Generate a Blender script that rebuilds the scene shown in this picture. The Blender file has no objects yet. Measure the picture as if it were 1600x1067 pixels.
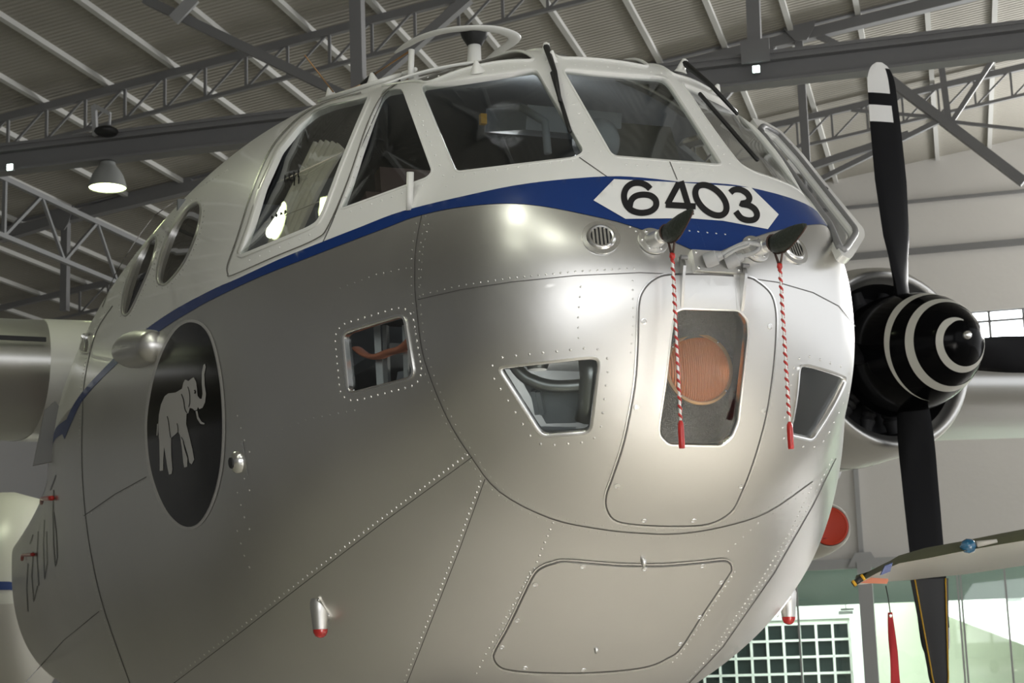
import bpy, bmesh, math, random
import numpy as np
from mathutils import Vector, Matrix
from mathutils.geometry import delaunay_2d_cdt
random.seed(7); rng = np.random.default_rng(7)
sc = bpy.context.scene
col = sc.collection
H = 1.75                      # eye height above the hangar floor; builders work in z measured from eye level

# ------------------------------------------------------------------ camera
TH, PH, RO, F = 0.3632910637, 0.1827059209, -0.0320208666, 2600.0
CAM = np.array([-3.08, -5.83726, 0.0])
_w = np.array([math.sin(TH)*math.cos(PH), math.cos(TH)*math.cos(PH), math.sin(PH)])
_r0 = np.array([math.cos(TH), -math.sin(TH), 0.0]); _u0 = np.cross(_r0, _w)
_r = _r0*math.cos(RO)+_u0*math.sin(RO); _u = -_r0*math.sin(RO)+_u0*math.cos(RO)
cd = bpy.data.cameras.new('camera'); cam = bpy.data.objects.new('camera', cd); col.objects.link(cam)
M = Matrix.Identity(4)
for i in range(3):
    M[i][0] = _r[i]; M[i][1] = _u[i]; M[i][2] = -_w[i]; M[i][3] = CAM[i]+(H if i == 2 else 0)
cam.matrix_world = M
cd.sensor_width = 36; cd.lens = F/1600*36; cd.clip_end = 400; cd.clip_start = .05
cd.dof.use_dof = True; cd.dof.focus_distance = 6.9; cd.dof.aperture_fstop = 9
sc.camera = cam

# ------------------------------------------------------------------ world, light, exposure
wd = bpy.data.worlds.new('world'); sc.world = wd; wd.use_nodes = True
wd.node_tree.nodes['Background'].inputs[0].default_value = (.78, .86, 1, 1)
wd.node_tree.nodes['Background'].inputs[1].default_value = .15
sc.view_settings.view_transform = 'Standard'; sc.view_settings.look = 'None'
sc.view_settings.gamma = 1; sc.view_settings.use_curve_mapping = False
sc.view_settings.exposure = 1.1
sc.cycles.max_bounces = 8; sc.cycles.transparent_max_bounces = 16
sc.cycles.sample_clamp_indirect = 6; sc.cycles.use_denoising = True

# hangar frame: u across (towards the door side), v into the hangar, both from the eye
KH = 1.5
HB = TH+math.atan2(690, 2600)
VD = np.array([math.sin(HB), math.cos(HB), 0]); UD = np.array([math.cos(HB), -math.sin(HB), 0])
def uvz(u, v, z): return CAM+np.asarray(UD)*u+np.asarray(VD)*v+np.array([0, 0, z])
def area(name, loc, target, sx, sy, energy, color):
    l = bpy.data.lights.new(name, 'AREA'); l.shape = 'RECTANGLE'; l.size = sx; l.size_y = sy; l.energy = energy; l.color = color
    o = bpy.data.objects.new(name, l); col.objects.link(o)
    o.location = Vector(loc)+Vector((0, 0, H))
    o.rotation_euler = (Vector(target)-Vector(loc)).to_track_quat('-Z', 'Y').to_euler(); return o
# daylight through the open hangar door (front, towards the nose side) and an added area lamp inside the daylit annex
area('door_daylight', uvz(15.6, 13, 4.2), uvz(0, 13, 3.8), 50, 11, 830, (1, .99, .97))
area('front_daylight', uvz(5, -12.5, 3.0), uvz(1, 5, 1.6), 12, 7, 400, (1, .995, .99))
area('gable_daylight', uvz(8.6, 44.5, 9.2), uvz(5.5, 36, 10.4), 12, 2.2, 3000, (1, .99, .97))
sp_ = area('floor_fill', uvz(13.5, -9, 6.0), uvz(3.6, 3.4, -H), 3, 3, 240, (1, .965, .91)); sp_.data.spread = math.radians(19)  # added warm pool of light on the floor, to brighten the belly
area('annex_daylight', uvz(6, 61, 4.2), uvz(6, 61, 0), 22, 14, 4200, (.97, 1, .98))

# ------------------------------------------------------------------ fuselage as a smooth implicit body
TAB = np.array([[-0.012,0.0,1.3809,1.3809,1.3809,2.722,1.968],[0.02,.3037,1.5566,1.2322,1.4034,2.725,1.960],[0.07,.4801,1.6639,1.0469,1.4126,2.730,1.964],
 [.15,.6540,1.7946,.8374,1.4128,2.702,1.978],[.28,.8214,1.9905,.6538,1.3945,2.601,2.041],[.45,.9437,2.1808,.5310,1.3605,2.434,2.181],
 [.68,1.0525,2.4369,.3984,1.3264,2.265,2.355],[1.0,1.2254,2.7426,.1706,1.3141,2.295,2.502],[1.45,1.4592,2.8797,-.1145,1.3327,2.297,2.599],
 [2.1,1.6103,3.0398,-.3661,1.3667,2.316,2.579],[3.0,1.6800,3.2583,-.5431,1.3822,2.335,2.570],[4.2,1.7701,3.4170,-.6370,1.3820,2.373,2.565],
 [6.0,1.9038,3.3595,-.7029,1.3901,2.417,2.562],[8.0,1.8573,3.1006,-.6824,1.3870,2.409,2.562],[10.5,1.6813,2.4908,-.6893,1.3795,2.395,2.565],
 [13.5,1.6256,1.8574,-.58,1.3659,2.380,2.572],[17.,1.525,1.835,-.4,1.3779,2.380,2.571]])
Y0 = TAB[0, 0]; SK = np.sqrt(TAB[:, 0]-Y0)
def _nat(xk):
    n = len(xk); h = np.diff(xk); A = np.eye(n); B = np.zeros((n, n))
    for i in range(1, n-1):
        A[i, i-1] = h[i-1]; A[i, i] = 2*(h[i-1]+h[i]); A[i, i+1] = h[i]
        B[i, i-1] = 6/h[i-1]; B[i, i] = -6/h[i-1]-6/h[i]; B[i, i+1] = 6/h[i]
    return np.linalg.solve(A, B)
_M = _nat(SK)
def spl(yk, x):
    m = _M@yk; h = np.diff(SK); i = np.clip(np.searchsorted(SK, x)-1, 0, len(SK)-2); t = x-SK[i]; k = SK[i+1]-x; hh = h[i]
    return m[i]*k**3/(6*hh)+m[i+1]*t**3/(6*hh)+(yk[i]/hh-m[i]*hh/6)*k+(yk[i+1]/hh-m[i+1]*hh/6)*t
_sd = np.linspace(0, SK[-1], 6000)
_D = [spl(TAB[:, k], _sd) for k in range(1, 5)]+[np.interp(_sd, SK, TAB[:, 5]), np.interp(_sd, SK, TAB[:, 6])]
def section(Y):
    s = np.sqrt(np.clip(Y-Y0, 1e-7, 16.9))
    return [np.interp(s, _sd, d) for d in _D]
def g(P):
    Y = P[..., 1]; w, zt, zb, zc, nu, nl = section(Y); w = np.maximum(w, 1e-3)
    up = P[..., 2] > zc; n = np.where(up, nu, nl); h = np.maximum(np.where(up, zt-zc, zc-zb), 1e-3)
    v = ((np.abs(P[..., 0])/w+1e-9)**n+(np.abs(P[..., 2]-zc)/h+1e-9)**n)**(1/n)
    return np.where(Y < Y0, Y0-Y+.01, (v-1)*np.minimum(w, h))
def normal(P):
    P = np.asarray(P, float); e = 2e-3; G = np.empty(P.shape)
    for k in range(3):
        d = np.zeros(3); d[k] = e; G[..., k] = g(P+d)-g(P-d)
    return G/np.maximum(np.linalg.norm(G, axis=-1, keepdims=True), 1e-9)
def ray(q):
    q = np.asarray(q, float)
    d = _w+np.multiply.outer((q[..., 0]-800)/F, _r)-np.multiply.outer((q[..., 1]-533.5)/F, _u)
    return d/np.linalg.norm(d, axis=-1, keepdims=True)
def onbody(q):
    """point of the fuselage skin seen along a sight line"""
    q = np.atleast_2d(np.asarray(q, float)); d = ray(q); t = np.linspace(5, 20, 260); out = np.empty((len(q), 3))
    for s in range(0, len(q), 400):
        D = d[s:s+400]; G = g(CAM+D[:, None, :]*t[None, :, None]) < 0
        i = np.argmax(G, 1); ok = G.any(1)
        # sight lines that just graze: nearest approach
        i = np.where(ok, i, np.argmin(np.abs(g(CAM+D[:, None, :]*t[None, :, None])), 1)); i = np.clip(i, 1, len(t)-1)
        a = t[i-1].copy(); b = t[i].copy()
        for _ in range(28):
            m = (a+b)/2; ins = g(CAM+D*m[:, None]) < 0; b = np.where(ins, m, b); a = np.where(ins, a, m)
        out[s:s+400] = CAM+D*b[:, None]
    return out
def skin(q, off=0.0):
    P = onbody(q); return P+normal(P)*off if off else P
def at_y(q, Y): d = ray(np.atleast_2d(q)); return CAM+d*((Y-CAM[1])/d[:, 1])[:, None]
def at_x(q, X): d = ray(np.atleast_2d(q)); return CAM+d*((X-CAM[0])/d[:, 0])[:, None]
def at_z(q, Z): d = ray(np.atleast_2d(q)); return CAM+d*((Z-CAM[2])/d[:, 2])[:, None]
def at_v(q, v): d = ray(np.atleast_2d(q)); return CAM+d*(v/(d@VD))[:, None]
def at_depth(q, z): d = ray(np.atleast_2d(q)); return CAM+d*(z/(d@_w))[:, None]
MIR = np.array([-1., 1, 1])

# ------------------------------------------------------------------ materials
def mat(name, color, rough=.5, metal=0.0, bump=None, var=None, spec=.5, emit=None, coat=0, transm=0, trans_bsdf=None):
    m = bpy.data.materials.new(name); m.use_nodes = True; nt = m.node_tree; b = nt.nodes['Principled BSDF']
    c = tuple(color)+(1,) if len(color) == 3 else color
    b.inputs['Base Color'].default_value = c; b.inputs['Roughness'].default_value = rough; b.inputs['Metallic'].default_value = metal
    b.inputs['Specular IOR Level'].default_value = spec; b.inputs['Coat Weight'].default_value = coat
    if emit: b.inputs['Emission Color'].default_value = tuple(emit[0])+(1,); b.inputs['Emission Strength'].default_value = emit[1]
    tc = nt.nodes.new('ShaderNodeTexCoord')
    if var:      # (scale, amount, roughness amount)
        n = nt.nodes.new('ShaderNodeTexNoise'); n.inputs['Scale'].default_value = var[0]; n.inputs['Detail'].default_value = 5
        nt.links.new(tc.outputs['Object'], n.inputs['Vector'])
        mx = nt.nodes.new('ShaderNodeMix'); mx.data_type = 'RGBA'
        mx.inputs[6].default_value = tuple(x*(1-var[1]) for x in c[:3])+(1,); mx.inputs[7].default_value = tuple(min(1, x*(1+var[1])) for x in c[:3])+(1,)
        nt.links.new(n.outputs['Fac'], mx.inputs[0]); nt.links.new(mx.outputs[2], b.inputs['Base Color'])
        if len(var) > 2:
            mr = nt.nodes.new('ShaderNodeMapRange'); mr.inputs[3].default_value = max(0, rough-var[2]); mr.inputs[4].default_value = rough+var[2]
            nt.links.new(n.outputs['Fac'], mr.inputs[0]); nt.links.new(mr.outputs[0], b.inputs['Roughness'])
    if bump:     # (kind, scale, strength, axis)
        if bump[0] == 'noise':
            t = nt.nodes.new('ShaderNodeTexNoise'); t.inputs['Scale'].default_value = bump[1]; t.inputs['Detail'].default_value = 3
        else:
            t = nt.nodes.new('ShaderNodeTexWave'); t.inputs['Scale'].default_value = bump[1]; t.bands_direction = bump[3]
        nt.links.new(tc.outputs['Object'], t.inputs['Vector'])
        bp = nt.nodes.new('ShaderNodeBump'); bp.inputs['Strength'].default_value = bump[2]; bp.inputs['Distance'].default_value = .02
        nt.links.new(t.outputs['Fac'], bp.inputs['Height']); nt.links.new(bp.outputs[0], b.inputs['Normal'])
    return m
def glass_mat(name, tint, refl_rough=.02, f0=.045):
    """clear sheet: tinted transmission plus Fresnel (Schlick) reflection, alike from both faces"""
    m = bpy.data.materials.new(name); m.use_nodes = True; nt = m.node_tree; nt.nodes.clear()
    o = nt.nodes.new('ShaderNodeOutputMaterial'); mx = nt.nodes.new('ShaderNodeMixShader'); lw = nt.nodes.new('ShaderNodeLayerWeight'); lw.inputs[0].default_value = .5
    pw = nt.nodes.new('ShaderNodeMath'); pw.operation = 'POWER'; pw.inputs[1].default_value = 4.5; nt.links.new(lw.outputs['Facing'], pw.inputs[0])
    ma = nt.nodes.new('ShaderNodeMath'); ma.operation = 'MULTIPLY_ADD'; ma.inputs[1].default_value = 1-f0; ma.inputs[2].default_value = f0; nt.links.new(pw.outputs[0], ma.inputs[0])
    t = nt.nodes.new('ShaderNodeBsdfTransparent'); t.inputs[0].default_value = tuple(tint)+(1,)
    gl = nt.nodes.new('ShaderNodeBsdfGlossy'); gl.inputs['Roughness'].default_value = refl_rough
    nt.links.new(ma.outputs[0], mx.inputs[0]); nt.links.new(t.outputs[0], mx.inputs[1]); nt.links.new(gl.outputs[0], mx.inputs[2]); nt.links.new(mx.outputs[0], o.inputs[0])
    return m
MT = {}
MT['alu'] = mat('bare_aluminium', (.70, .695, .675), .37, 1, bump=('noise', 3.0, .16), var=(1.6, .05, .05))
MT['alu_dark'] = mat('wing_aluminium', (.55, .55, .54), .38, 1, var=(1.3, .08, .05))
MT['alu_bright'] = mat('polished_trim', (.86, .86, .85), .22, 1)
MT['rivet'] = mat('rivet_metal', (.78, .77, .75), .3, 1)
MT['seam'] = mat('dark_joint_metal', (.16, .155, .15), .5, .6)  # dark metal tone of skin joints and hatch gaps
MT['white'] = mat('white_paint', (.80, .80, .77), .28, 0, var=(1.3, .03), coat=.3)
MT['blue'] = mat('blue_paint', (.008, .035, .165), .28, 0, spec=.4)
MT['black'] = mat('black_paint', (.003, .003, .0035), .14, 0, spec=.06)
MT['prop'] = mat('propeller_black', (.005, .005, .006), .5, spec=.12)
MT['print_black'] = mat('black_numerals', (.01, .01, .012), .3)
MT['print_white'] = mat('white_numeral_panel', (.82, .82, .80), .3)
MT['emblem_grey'] = mat('emblem_grey', (.42, .41, .40), .35)
MT['cream'] = mat('spinner_cream', (.62, .61, .55), .35)
MT['red'] = mat('red_plastic', (.45, .02, .015), .35, coat=.3)
MT['red_cloth'] = mat('red_cloth', (.30, .012, .015), .8)
MT['orange_red'] = mat('orange_red_cover', (.62, .045, .012), .45)
MT['rubber'] = mat('black_rubber', (.012, .012, .012), .55)
MT['leather'] = mat('dark_green_leather', (.022, .028, .02), .5, bump=('noise', 60, .3))
MT['steel'] = mat('grey_painted_steel', (.20, .20, .203), .55, 0, var=(.6, .12))
MT['truss_grey'] = mat('mid_grey_steel', (.26, .265, .27), .55)
MT['steel_light'] = mat('light_grey_steel', (.38, .385, .39), .55)
MT['purlin'] = mat('galvanised_purlin', (.52, .52, .50), .6)
MT['roof'] = mat('roof_sheet', (.28, .266, .23), .75, 0, var=(.25, .10))
MT['plaster'] = mat('pale_plaster', (.66, .645, .62), .9, 0, var=(.5, .03), bump=('noise', 6, .2))
MT['floor'] = mat('hangar_floor', (.50, .475, .42), .35, 0, var=(.3, .07))
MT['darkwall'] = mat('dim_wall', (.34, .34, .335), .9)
MT['frontwall'] = mat('grey_front_wall', (.66, .66, .65), .9)
MT['interior'] = mat('interior_grey', (.20, .21, .22), .6)
MT['int_mid'] = mat('interior_blue_grey', (.33, .36, .40), .5)
MT['int_dark'] = mat('interior_black', (.02, .02, .022), .6)
MT['duct'] = mat('duct_metal', (.45, .46, .47), .35, .9)
MT['canvas'] = mat('cream_canvas', (.78, .72, .60), .85, bump=('noise', 30, .2))
MT['brown'] = mat('brown_leather', (.06, .03, .022), .6)
MT['salmon'] = mat('salmon_webbing', (.62, .22, .13), .7)
MT['yellow'] = mat('yellow_paint', (.60, .33, .01), .5)
MT['bronze'] = mat('bronze_ring', (.42, .24, .11), .4, .8)
MT['reflector'] = mat('lamp_reflector', (.85, .80, .75), .12, 1)
MT['olive'] = mat('olive_camouflage', (.10, .105, .055), .55, var=(1.2, .25))
MT['pale'] = mat('pale_grey_paint', (.50, .48, .43), .45)
MT['navblue'] = mat('blue_lens', (.01, .10, .20), .12, coat=.8)
MT['redlens'] = mat('red_lens', (.42, .01, .01), .15, coat=.8)
MT['green_wall'] = mat('pale_green_wall', (.62, .66, .55), .8)
MT['white_wall'] = mat('white_wall', (.85, .86, .84), .8)
MT['annex_dark'] = mat('dark_panes', (.02, .03, .03), .25)
MT['plate'] = mat('root_plate_grey', (.16, .16, .155), .5)
MT['band'] = mat('grey_green_band', (.33, .385, .375), .8)
MT['shade'] = mat('lamp_shade_grey', (.30, .31, .30), .4)
MT['lamp_glow'] = mat('lamp_glow', (.9, 1, .5), .4, emit=((.88, 1, .50), 5))
MT['marker_glow'] = mat('marker_light', (.8, 1, .9), .4, emit=((.75, 1, .9), 6))
MT['winglow'] = mat('daylit_window', (.9, .95, 1), .4, emit=((.9, .96, 1), 3.2))
MT['glass'] = glass_mat('cockpit_glass', (.84, .86, .85))
MT['roofglass'] = glass_mat('tinted_roof_glass', (.22, .22, .19))
MT['porthole'] = glass_mat('porthole_glass', (.25, .26, .28))
MT['clear'] = glass_mat('clear_glass', (.90, .91, .91))
MT['annexglass'] = glass_mat('annex_glass', (.86, .93, .90))
# ribbed amber lens
def amber():
    m = mat('amber_ribbed_lens', (.92, .27, .07), .12, .3, bump=('wave', 34, .6, 'X'), coat=.6); return m
MT['amber'] = amber()
def rope():
    m = bpy.data.materials.new('red_white_cord'); m.use_nodes = True; nt = m.node_tree; b = nt.nodes['Principled BSDF']
    tc = nt.nodes.new('ShaderNodeTexCoord'); wv = nt.nodes.new('ShaderNodeTexWave'); wv.bands_direction = 'DIAGONAL'; wv.inputs['Scale'].default_value = 9
    wv.wave_profile = 'SIN'; cr = nt.nodes.new('ShaderNodeValToRGB'); cr.color_ramp.interpolation = 'CONSTANT'
    cr.color_ramp.elements[0].color = (.85, .82, .8, 1); cr.color_ramp.elements[1].color = (.42, .02, .02, 1); cr.color_ramp.elements[1].position = .5
    nt.links.new(tc.outputs['Object'], wv.inputs['Vector']); nt.links.new(wv.outputs['Fac'], cr.inputs[0]); nt.links.new(cr.outputs[0], b.inputs['Base Color']); b.inputs['Roughness'].default_value = .7
    return m
MT['rope'] = rope()

# ------------------------------------------------------------------ object helpers
def setpar(o, p):
    if p is not None:
        o.parent = p
        q, off = p, Vector((0, 0, 0))
        while q is not None: off += q.location; q = q.parent if q.parent else None
        if p.parent is None: o.matrix_parent_inverse = Matrix.Translation(-p.location)
def mk(name, V, Fc, m, parent=None, smooth=False, mats=None, mi=None):
    me = bpy.data.meshes.new(name); V = np.asarray(V, float).copy()
    if len(V): V[:, 2] += H
    me.from_pydata(V.tolist(), [], [tuple(int(i) for i in f) for f in Fc])
    for mm in (mats or [m]): me.materials.append(MT[mm] if isinstance(mm, str) else mm)
    if mi is not None: me.polygons.foreach_set('material_index', np.asarray(mi, np.int32))
    if smooth is True: me.polygons.foreach_set('use_smooth', np.ones(len(me.polygons), bool))
    elif smooth:
        me.polygons.foreach_set('use_smooth', np.ones(len(me.polygons), bool)); me.set_sharp_from_angle(angle=math.radians(smooth))
    me.update(); o = bpy.data.objects.new(name, me); col.objects.link(o); setpar(o, parent); return o
class MB:
    def __init__(s): s.V = []; s.F = []
    def add(s, V, Fc):
        b = len(s.V); s.V += [tuple(v) for v in V]; s.F += [tuple(i+b for i in f) for f in Fc]; return s
    def bar(s, a, b, w, h=None, up=(0, 0, 1)):
        a = np.asarray(a, float); b = np.asarray(b, float); h = h or w; d = b-a; d /= np.linalg.norm(d)
        x = np.cross(d, up);
        if np.linalg.norm(x) < 1e-3: x = np.cross(d, (0, 1, 0))
        x /= np.linalg.norm(x); y = np.cross(x, d); V = []
        for e in (a, b):
            for sx, sy in ((-1, -1), (1, -1), (1, 1), (-1, 1)): V.append(e+x*sx*w/2+y*sy*h/2)
        return s.add(V, [(0, 3, 2, 1), (4, 5, 6, 7), (0, 1, 5, 4), (1, 2, 6, 5), (2, 3, 7, 6), (3, 0, 4, 7)])
    def ibeam(s, a, b, w, h, t=.03):
        up = np.array([0, 0, 1.]); a = np.asarray(a, float); b = np.asarray(b, float); d = (b-a)/np.linalg.norm(b-a); x = np.cross(d, up); x /= np.linalg.norm(x); y = np.cross(x, d)
        for k in (-1, 1): s.bar(a+y*k*(h-t)/2, b+y*k*(h-t)/2, w, t)
        return s.bar(a, b, t*.7, h-2*t)
    def tube(s, pts, r, n=10, closed=False, caps=True, flat=None):
        P = np.asarray(pts, float); m = len(P); R = np.broadcast_to(np.asarray(r, float), (m,))
        T = np.gradient(P, axis=0) if not closed else np.roll(P, -1, 0)-np.roll(P, 1, 0)
        T /= np.maximum(np.linalg.norm(T, axis=1, keepdims=True), 1e-9)
        a = np.array([0, 0, 1.]) if abs(T[0][2]) < .9 else np.array([1., 0, 0]); x = np.cross(T[0], a); x /= np.linalg.norm(x); V = []
        for i in range(m):
            x = x-T[i]*(x@T[i]); x /= np.linalg.norm(x); y = np.cross(T[i], x)
            for k in range(n):
                an = 2*math.pi*k/n; V.append(P[i]+R[i]*(x*math.cos(an)+y*math.sin(an)*(flat or 1)))
        Fc = []
        for i in range(m if closed else m-1):
            j = (i+1) % m
            for k in range(n): Fc.append((i*n+k, i*n+(k+1) % n, j*n+(k+1) % n, j*n+k))
        if caps and not closed: Fc += [tuple(range(n))[::-1], tuple((m-1)*n+k for k in range(n))]
        return s.add(V, Fc)
    def lathe(s, o, ax, prof, n=32, x=None, caps=(True, True)):
        """prof: (along axis, radius)"""
        o = np.asarray(o, float); ax = np.asarray(ax, float)/np.linalg.norm(ax)
        if x is None: x = np.cross(ax, (0, 0, 1.) if abs(ax[2]) < .9 else (1., 0, 0))
        x = x/np.linalg.norm(x); y = np.cross(ax, x); V = []; Fc = []
        for h, r in prof:
            for k in range(n):
                a = 2*math.pi*k/n; V.append(o+ax*h+r*(x*math.cos(a)+y*math.sin(a)))
        for i in range(len(prof)-1):
            for k in range(n): Fc.append((i*n+k, i*n+(k+1) % n, (i+1)*n+(k+1) % n, (i+1)*n+k))
        if caps[0] and prof[0][1] > 1e-6: Fc.append(tuple(range(n))[::-1])
        if caps[1] and prof[-1][1] > 1e-6: Fc.append(tuple((len(prof)-1)*n+k for k in range(n)))
        return s.add(V, Fc)
    def build(s, name, m, parent=None, smooth=False): return mk(name, s.V, s.F, m, parent, smooth)
def tag(o, label=None, cat=None, group=None, kind=None):
    for k, v in (('label', label), ('category', cat), ('group', group), ('kind', kind)):
        if v: o[k] = v
    return o
def empty(name, loc):
    o = bpy.data.objects.new(name, None); col.objects.link(o); o.location = (loc[0], loc[1], loc[2]+H); o.empty_display_size = .1; return o

# 2D outline helpers
def dens(pts, step=6, closed=True):
    P = np.asarray(pts, float); out = []; n = len(P)
    for i in range(n if closed else n-1):
        a, b = P[i], P[(i+1) % n]; k = max(1, int(math.ceil(np.linalg.norm(b-a)/step)))
        for j in range(k): out.append(a+(b-a)*j/k)
    if not closed: out.append(P[-1])
    return np.array(out)
def rnd(pts, r=8, step=6):
    P = np.asarray(pts, float); n = len(P); out = []
    for i in range(n):
        a, b, c = P[i-1], P[i], P[(i+1) % n]; ra = min(r, .45*np.linalg.norm(a-b)); rc = min(r, .45*np.linalg.norm(c-b))
        p0 = b+(a-b)/np.linalg.norm(a-b)*ra; p1 = b+(c-b)/np.linalg.norm(c-b)*rc
        for t in np.linspace(0, 1, 6): out.append((1-t)**2*p0+2*t*(1-t)*b+t*t*p1)
    return dens(out, step)
def smooth_loop(pts, sub=6, closed=True):
    P = np.asarray(pts, float); n = len(P); out = []
    for i in range(n if closed else n-1):
        if closed: p0, p1, p2, p3 = P[i-1], P[i], P[(i+1) % n], P[(i+2) % n]
        else: p0, p1, p2, p3 = P[max(i-1, 0)], P[i], P[i+1], P[min(i+2, n-1)]
        for t in np.arange(sub)/sub:
            out.append(.5*((2*p1)+(-p0+p2)*t+(2*p0-5*p1+4*p2-p3)*t*t+(-p0+3*p1-3*p2+p3)*t**3))
    if not closed: out.append(P[-1])
    return np.array(out)
def area2(P): x, y = P[:, 0], P[:, 1]; return .5*np.sum(x*np.roll(y, -1)-np.roll(x, -1)*y)
def grow(P, d):
    P = np.asarray(P, float); T = np.roll(P, -1, 0)-np.roll(P, 1, 0); N = np.stack([T[:, 1], -T[:, 0]], 1)
    N /= np.maximum(np.linalg.norm(N, axis=1, keepdims=True), 1e-9); N *= (1 if area2(P) > 0 else -1); return P+N*d
def inside(P, poly):
    x, y = P[:, 0], P[:, 1]; c = np.zeros(len(P), bool); n = len(poly)
    for i in range(n):
        a, b = poly[i], poly[i-1]
        k = ((a[1] > y) != (b[1] > y)) & (x < (b[0]-a[0])*(y-a[1])/(b[1]-a[1]+1e-12)+a[0]); c ^= k
    return c
def cdt(loops, step):
    """triangulate outline loops[0] minus loops[1:]"""
    V = []; E = []
    for L in loops:
        b = len(V); V += [Vector(p) for p in L]; E += [(b+i, b+(i+1) % len(L)) for i in range(len(L))]
    o = loops[0]; mn, mx = o.min(0), o.max(0); gx, gy = np.meshgrid(np.arange(mn[0]+step/2, mx[0], step), np.arange(mn[1]+step/2, mx[1], step)); G = np.stack([gx.ravel(), gy.ravel()], 1)
    if len(G):
        k = inside(G, grow(o, -step*.45))
        for L in loops[1:]: k &= ~inside(G, grow(L, step*.45))
        V += [Vector(p) for p in G[k]]
    vo, eo, fo, *_ = delaunay_2d_cdt(V, E, [], 0, 1e-5)
    vo = np.array([tuple(v) for v in vo]); fo = [f for f in fo]
    ct = np.array([vo[list(f)].mean(0) for f in fo]); k = inside(ct, o)
    for L in loops[1:]: k &= ~inside(ct, L)
    return vo, [f for f, kk in zip(fo, k) if kk]
def orient(V, Fc):
    """turn faces so that they look away from the body"""
    V = np.asarray(V); C = np.array([V[list(f)].mean(0) for f in Fc]); N = normal(C); out = []
    for f, n in zip(Fc, N):
        a, b, c = V[f[0]], V[f[1]], V[f[2]]
        out.append(f if np.cross(b-a, c-a)@n > 0 else tuple(f)[::-1])
    return out
def patch(name, loops, off, m, parent, step=12, skirt=0.0, mirror=False):
    loops = [np.asarray(l, float) for l in loops]; v2, fc = cdt(loops, step); P0 = onbody(v2); N = normal(P0); P = P0+N*off
    if mirror: P = P*MIR; P0 = P0*MIR; N = N*MIR
    fc = orient(P, [tuple(f) for f in fc])
    if skirt:
        P = np.vstack([P, P0-N*skirt]); n = len(P0); cnt = {}
        for f in fc:
            for i in range(len(f)): cnt.setdefault(frozenset((f[i], f[(i+1) % len(f)])), []).append((f[i], f[(i+1) % len(f)]))
        fc = list(fc)+[(e[0][1], e[0][0], e[0][0]+n, e[0][1]+n) for e in cnt.values() if len(e) == 1]
    return mk(name, P, fc, m, parent, 40 if skirt else True)
def band(name, path, width, off, m, parent, closed=False, step=4, taper=None):
    """painted stroke of constant width laid on the skin"""
    L = dens(path, step, closed); T = (np.roll(L, -1, 0)-np.roll(L, 1, 0)) if closed else np.gradient(L, axis=0)
    T /= np.maximum(np.linalg.norm(T, axis=1, keepdims=True), 1e-9); N = np.stack([-T[:, 1], T[:, 0]], 1); wv = (width if taper is None else np.interp(np.linspace(0, 1, len(L)), *taper)[:, None])
    A = skin(L+N*wv/2, off); Mi = skin(L, off); B = skin(L-N*wv/2, off); n = len(L)
    V = np.vstack([A, Mi, B]); Fc = []
    for i in range(n if closed else n-1):
        j = (i+1) % n; Fc += [(i, j, n+j, n+i), (n+i, n+j, 2*n+j, 2*n+i)]
    return mk(name, V, orient(V, Fc), m, parent, True)
def rim(name, loop, out, inn, m, parent, lift=.005, deep=.03, mirror=False):
    """raised frame round an opening: loop in sight-line coordinates"""
    n = len(loop); S = [skin(grow(loop, out), -.002), skin(grow(loop, out*.85), lift), skin(grow(loop, -inn*.6), lift*.9), skin(grow(loop, -inn), lift*.3), skin(grow(loop, -inn), -deep)]
    V = np.vstack(S); Fc = []
    if mirror: V = V*MIR
    for r in range(len(S)-1):
        for i in range(n):
            j = (i+1) % n; Fc.append((r*n+i, r*n+j, (r+1)*n+j, (r+1)*n+i))
    C = np.vstack(S[1:3]).mean(0)
    a, b, c = V[n], V[n+1], V[2*n]; nn = normal(V[n:n+1])[0]
    if np.cross(b-a, c-a)@nn < 0: Fc = [f[::-1] for f in Fc]
    return mk(name, V, Fc, m, parent, 50)
def pane(name, loop, inset, m, parent, mirror=False, thick=.006):
    P = skin(loop, -inset); c = P.mean(0); n = len(P)
    if mirror: P = P*MIR; c = c*MIR
    # flat sheet: push the outline onto its own mean plane half way
    q = P-c; _, _, vt = np.linalg.svd(q, full_matrices=False); nn = vt[2]; P = P-np.outer(q@nn, nn)*.6
    nb = normal(c[None])[0]; nn = nn if nn@nb > 0 else -nn
    V = np.vstack([P, c[None], P-nn*thick, (c-nn*thick)[None]]); Fc = []
    for i in range(n):
        j = (i+1) % n; Fc += [(i, j, n), (n+1+j, n+1+i, 2*n+1), (i, n+1+i, n+1+j, j)]
    return mk(name, V, Fc, m, parent, 30)

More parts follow.
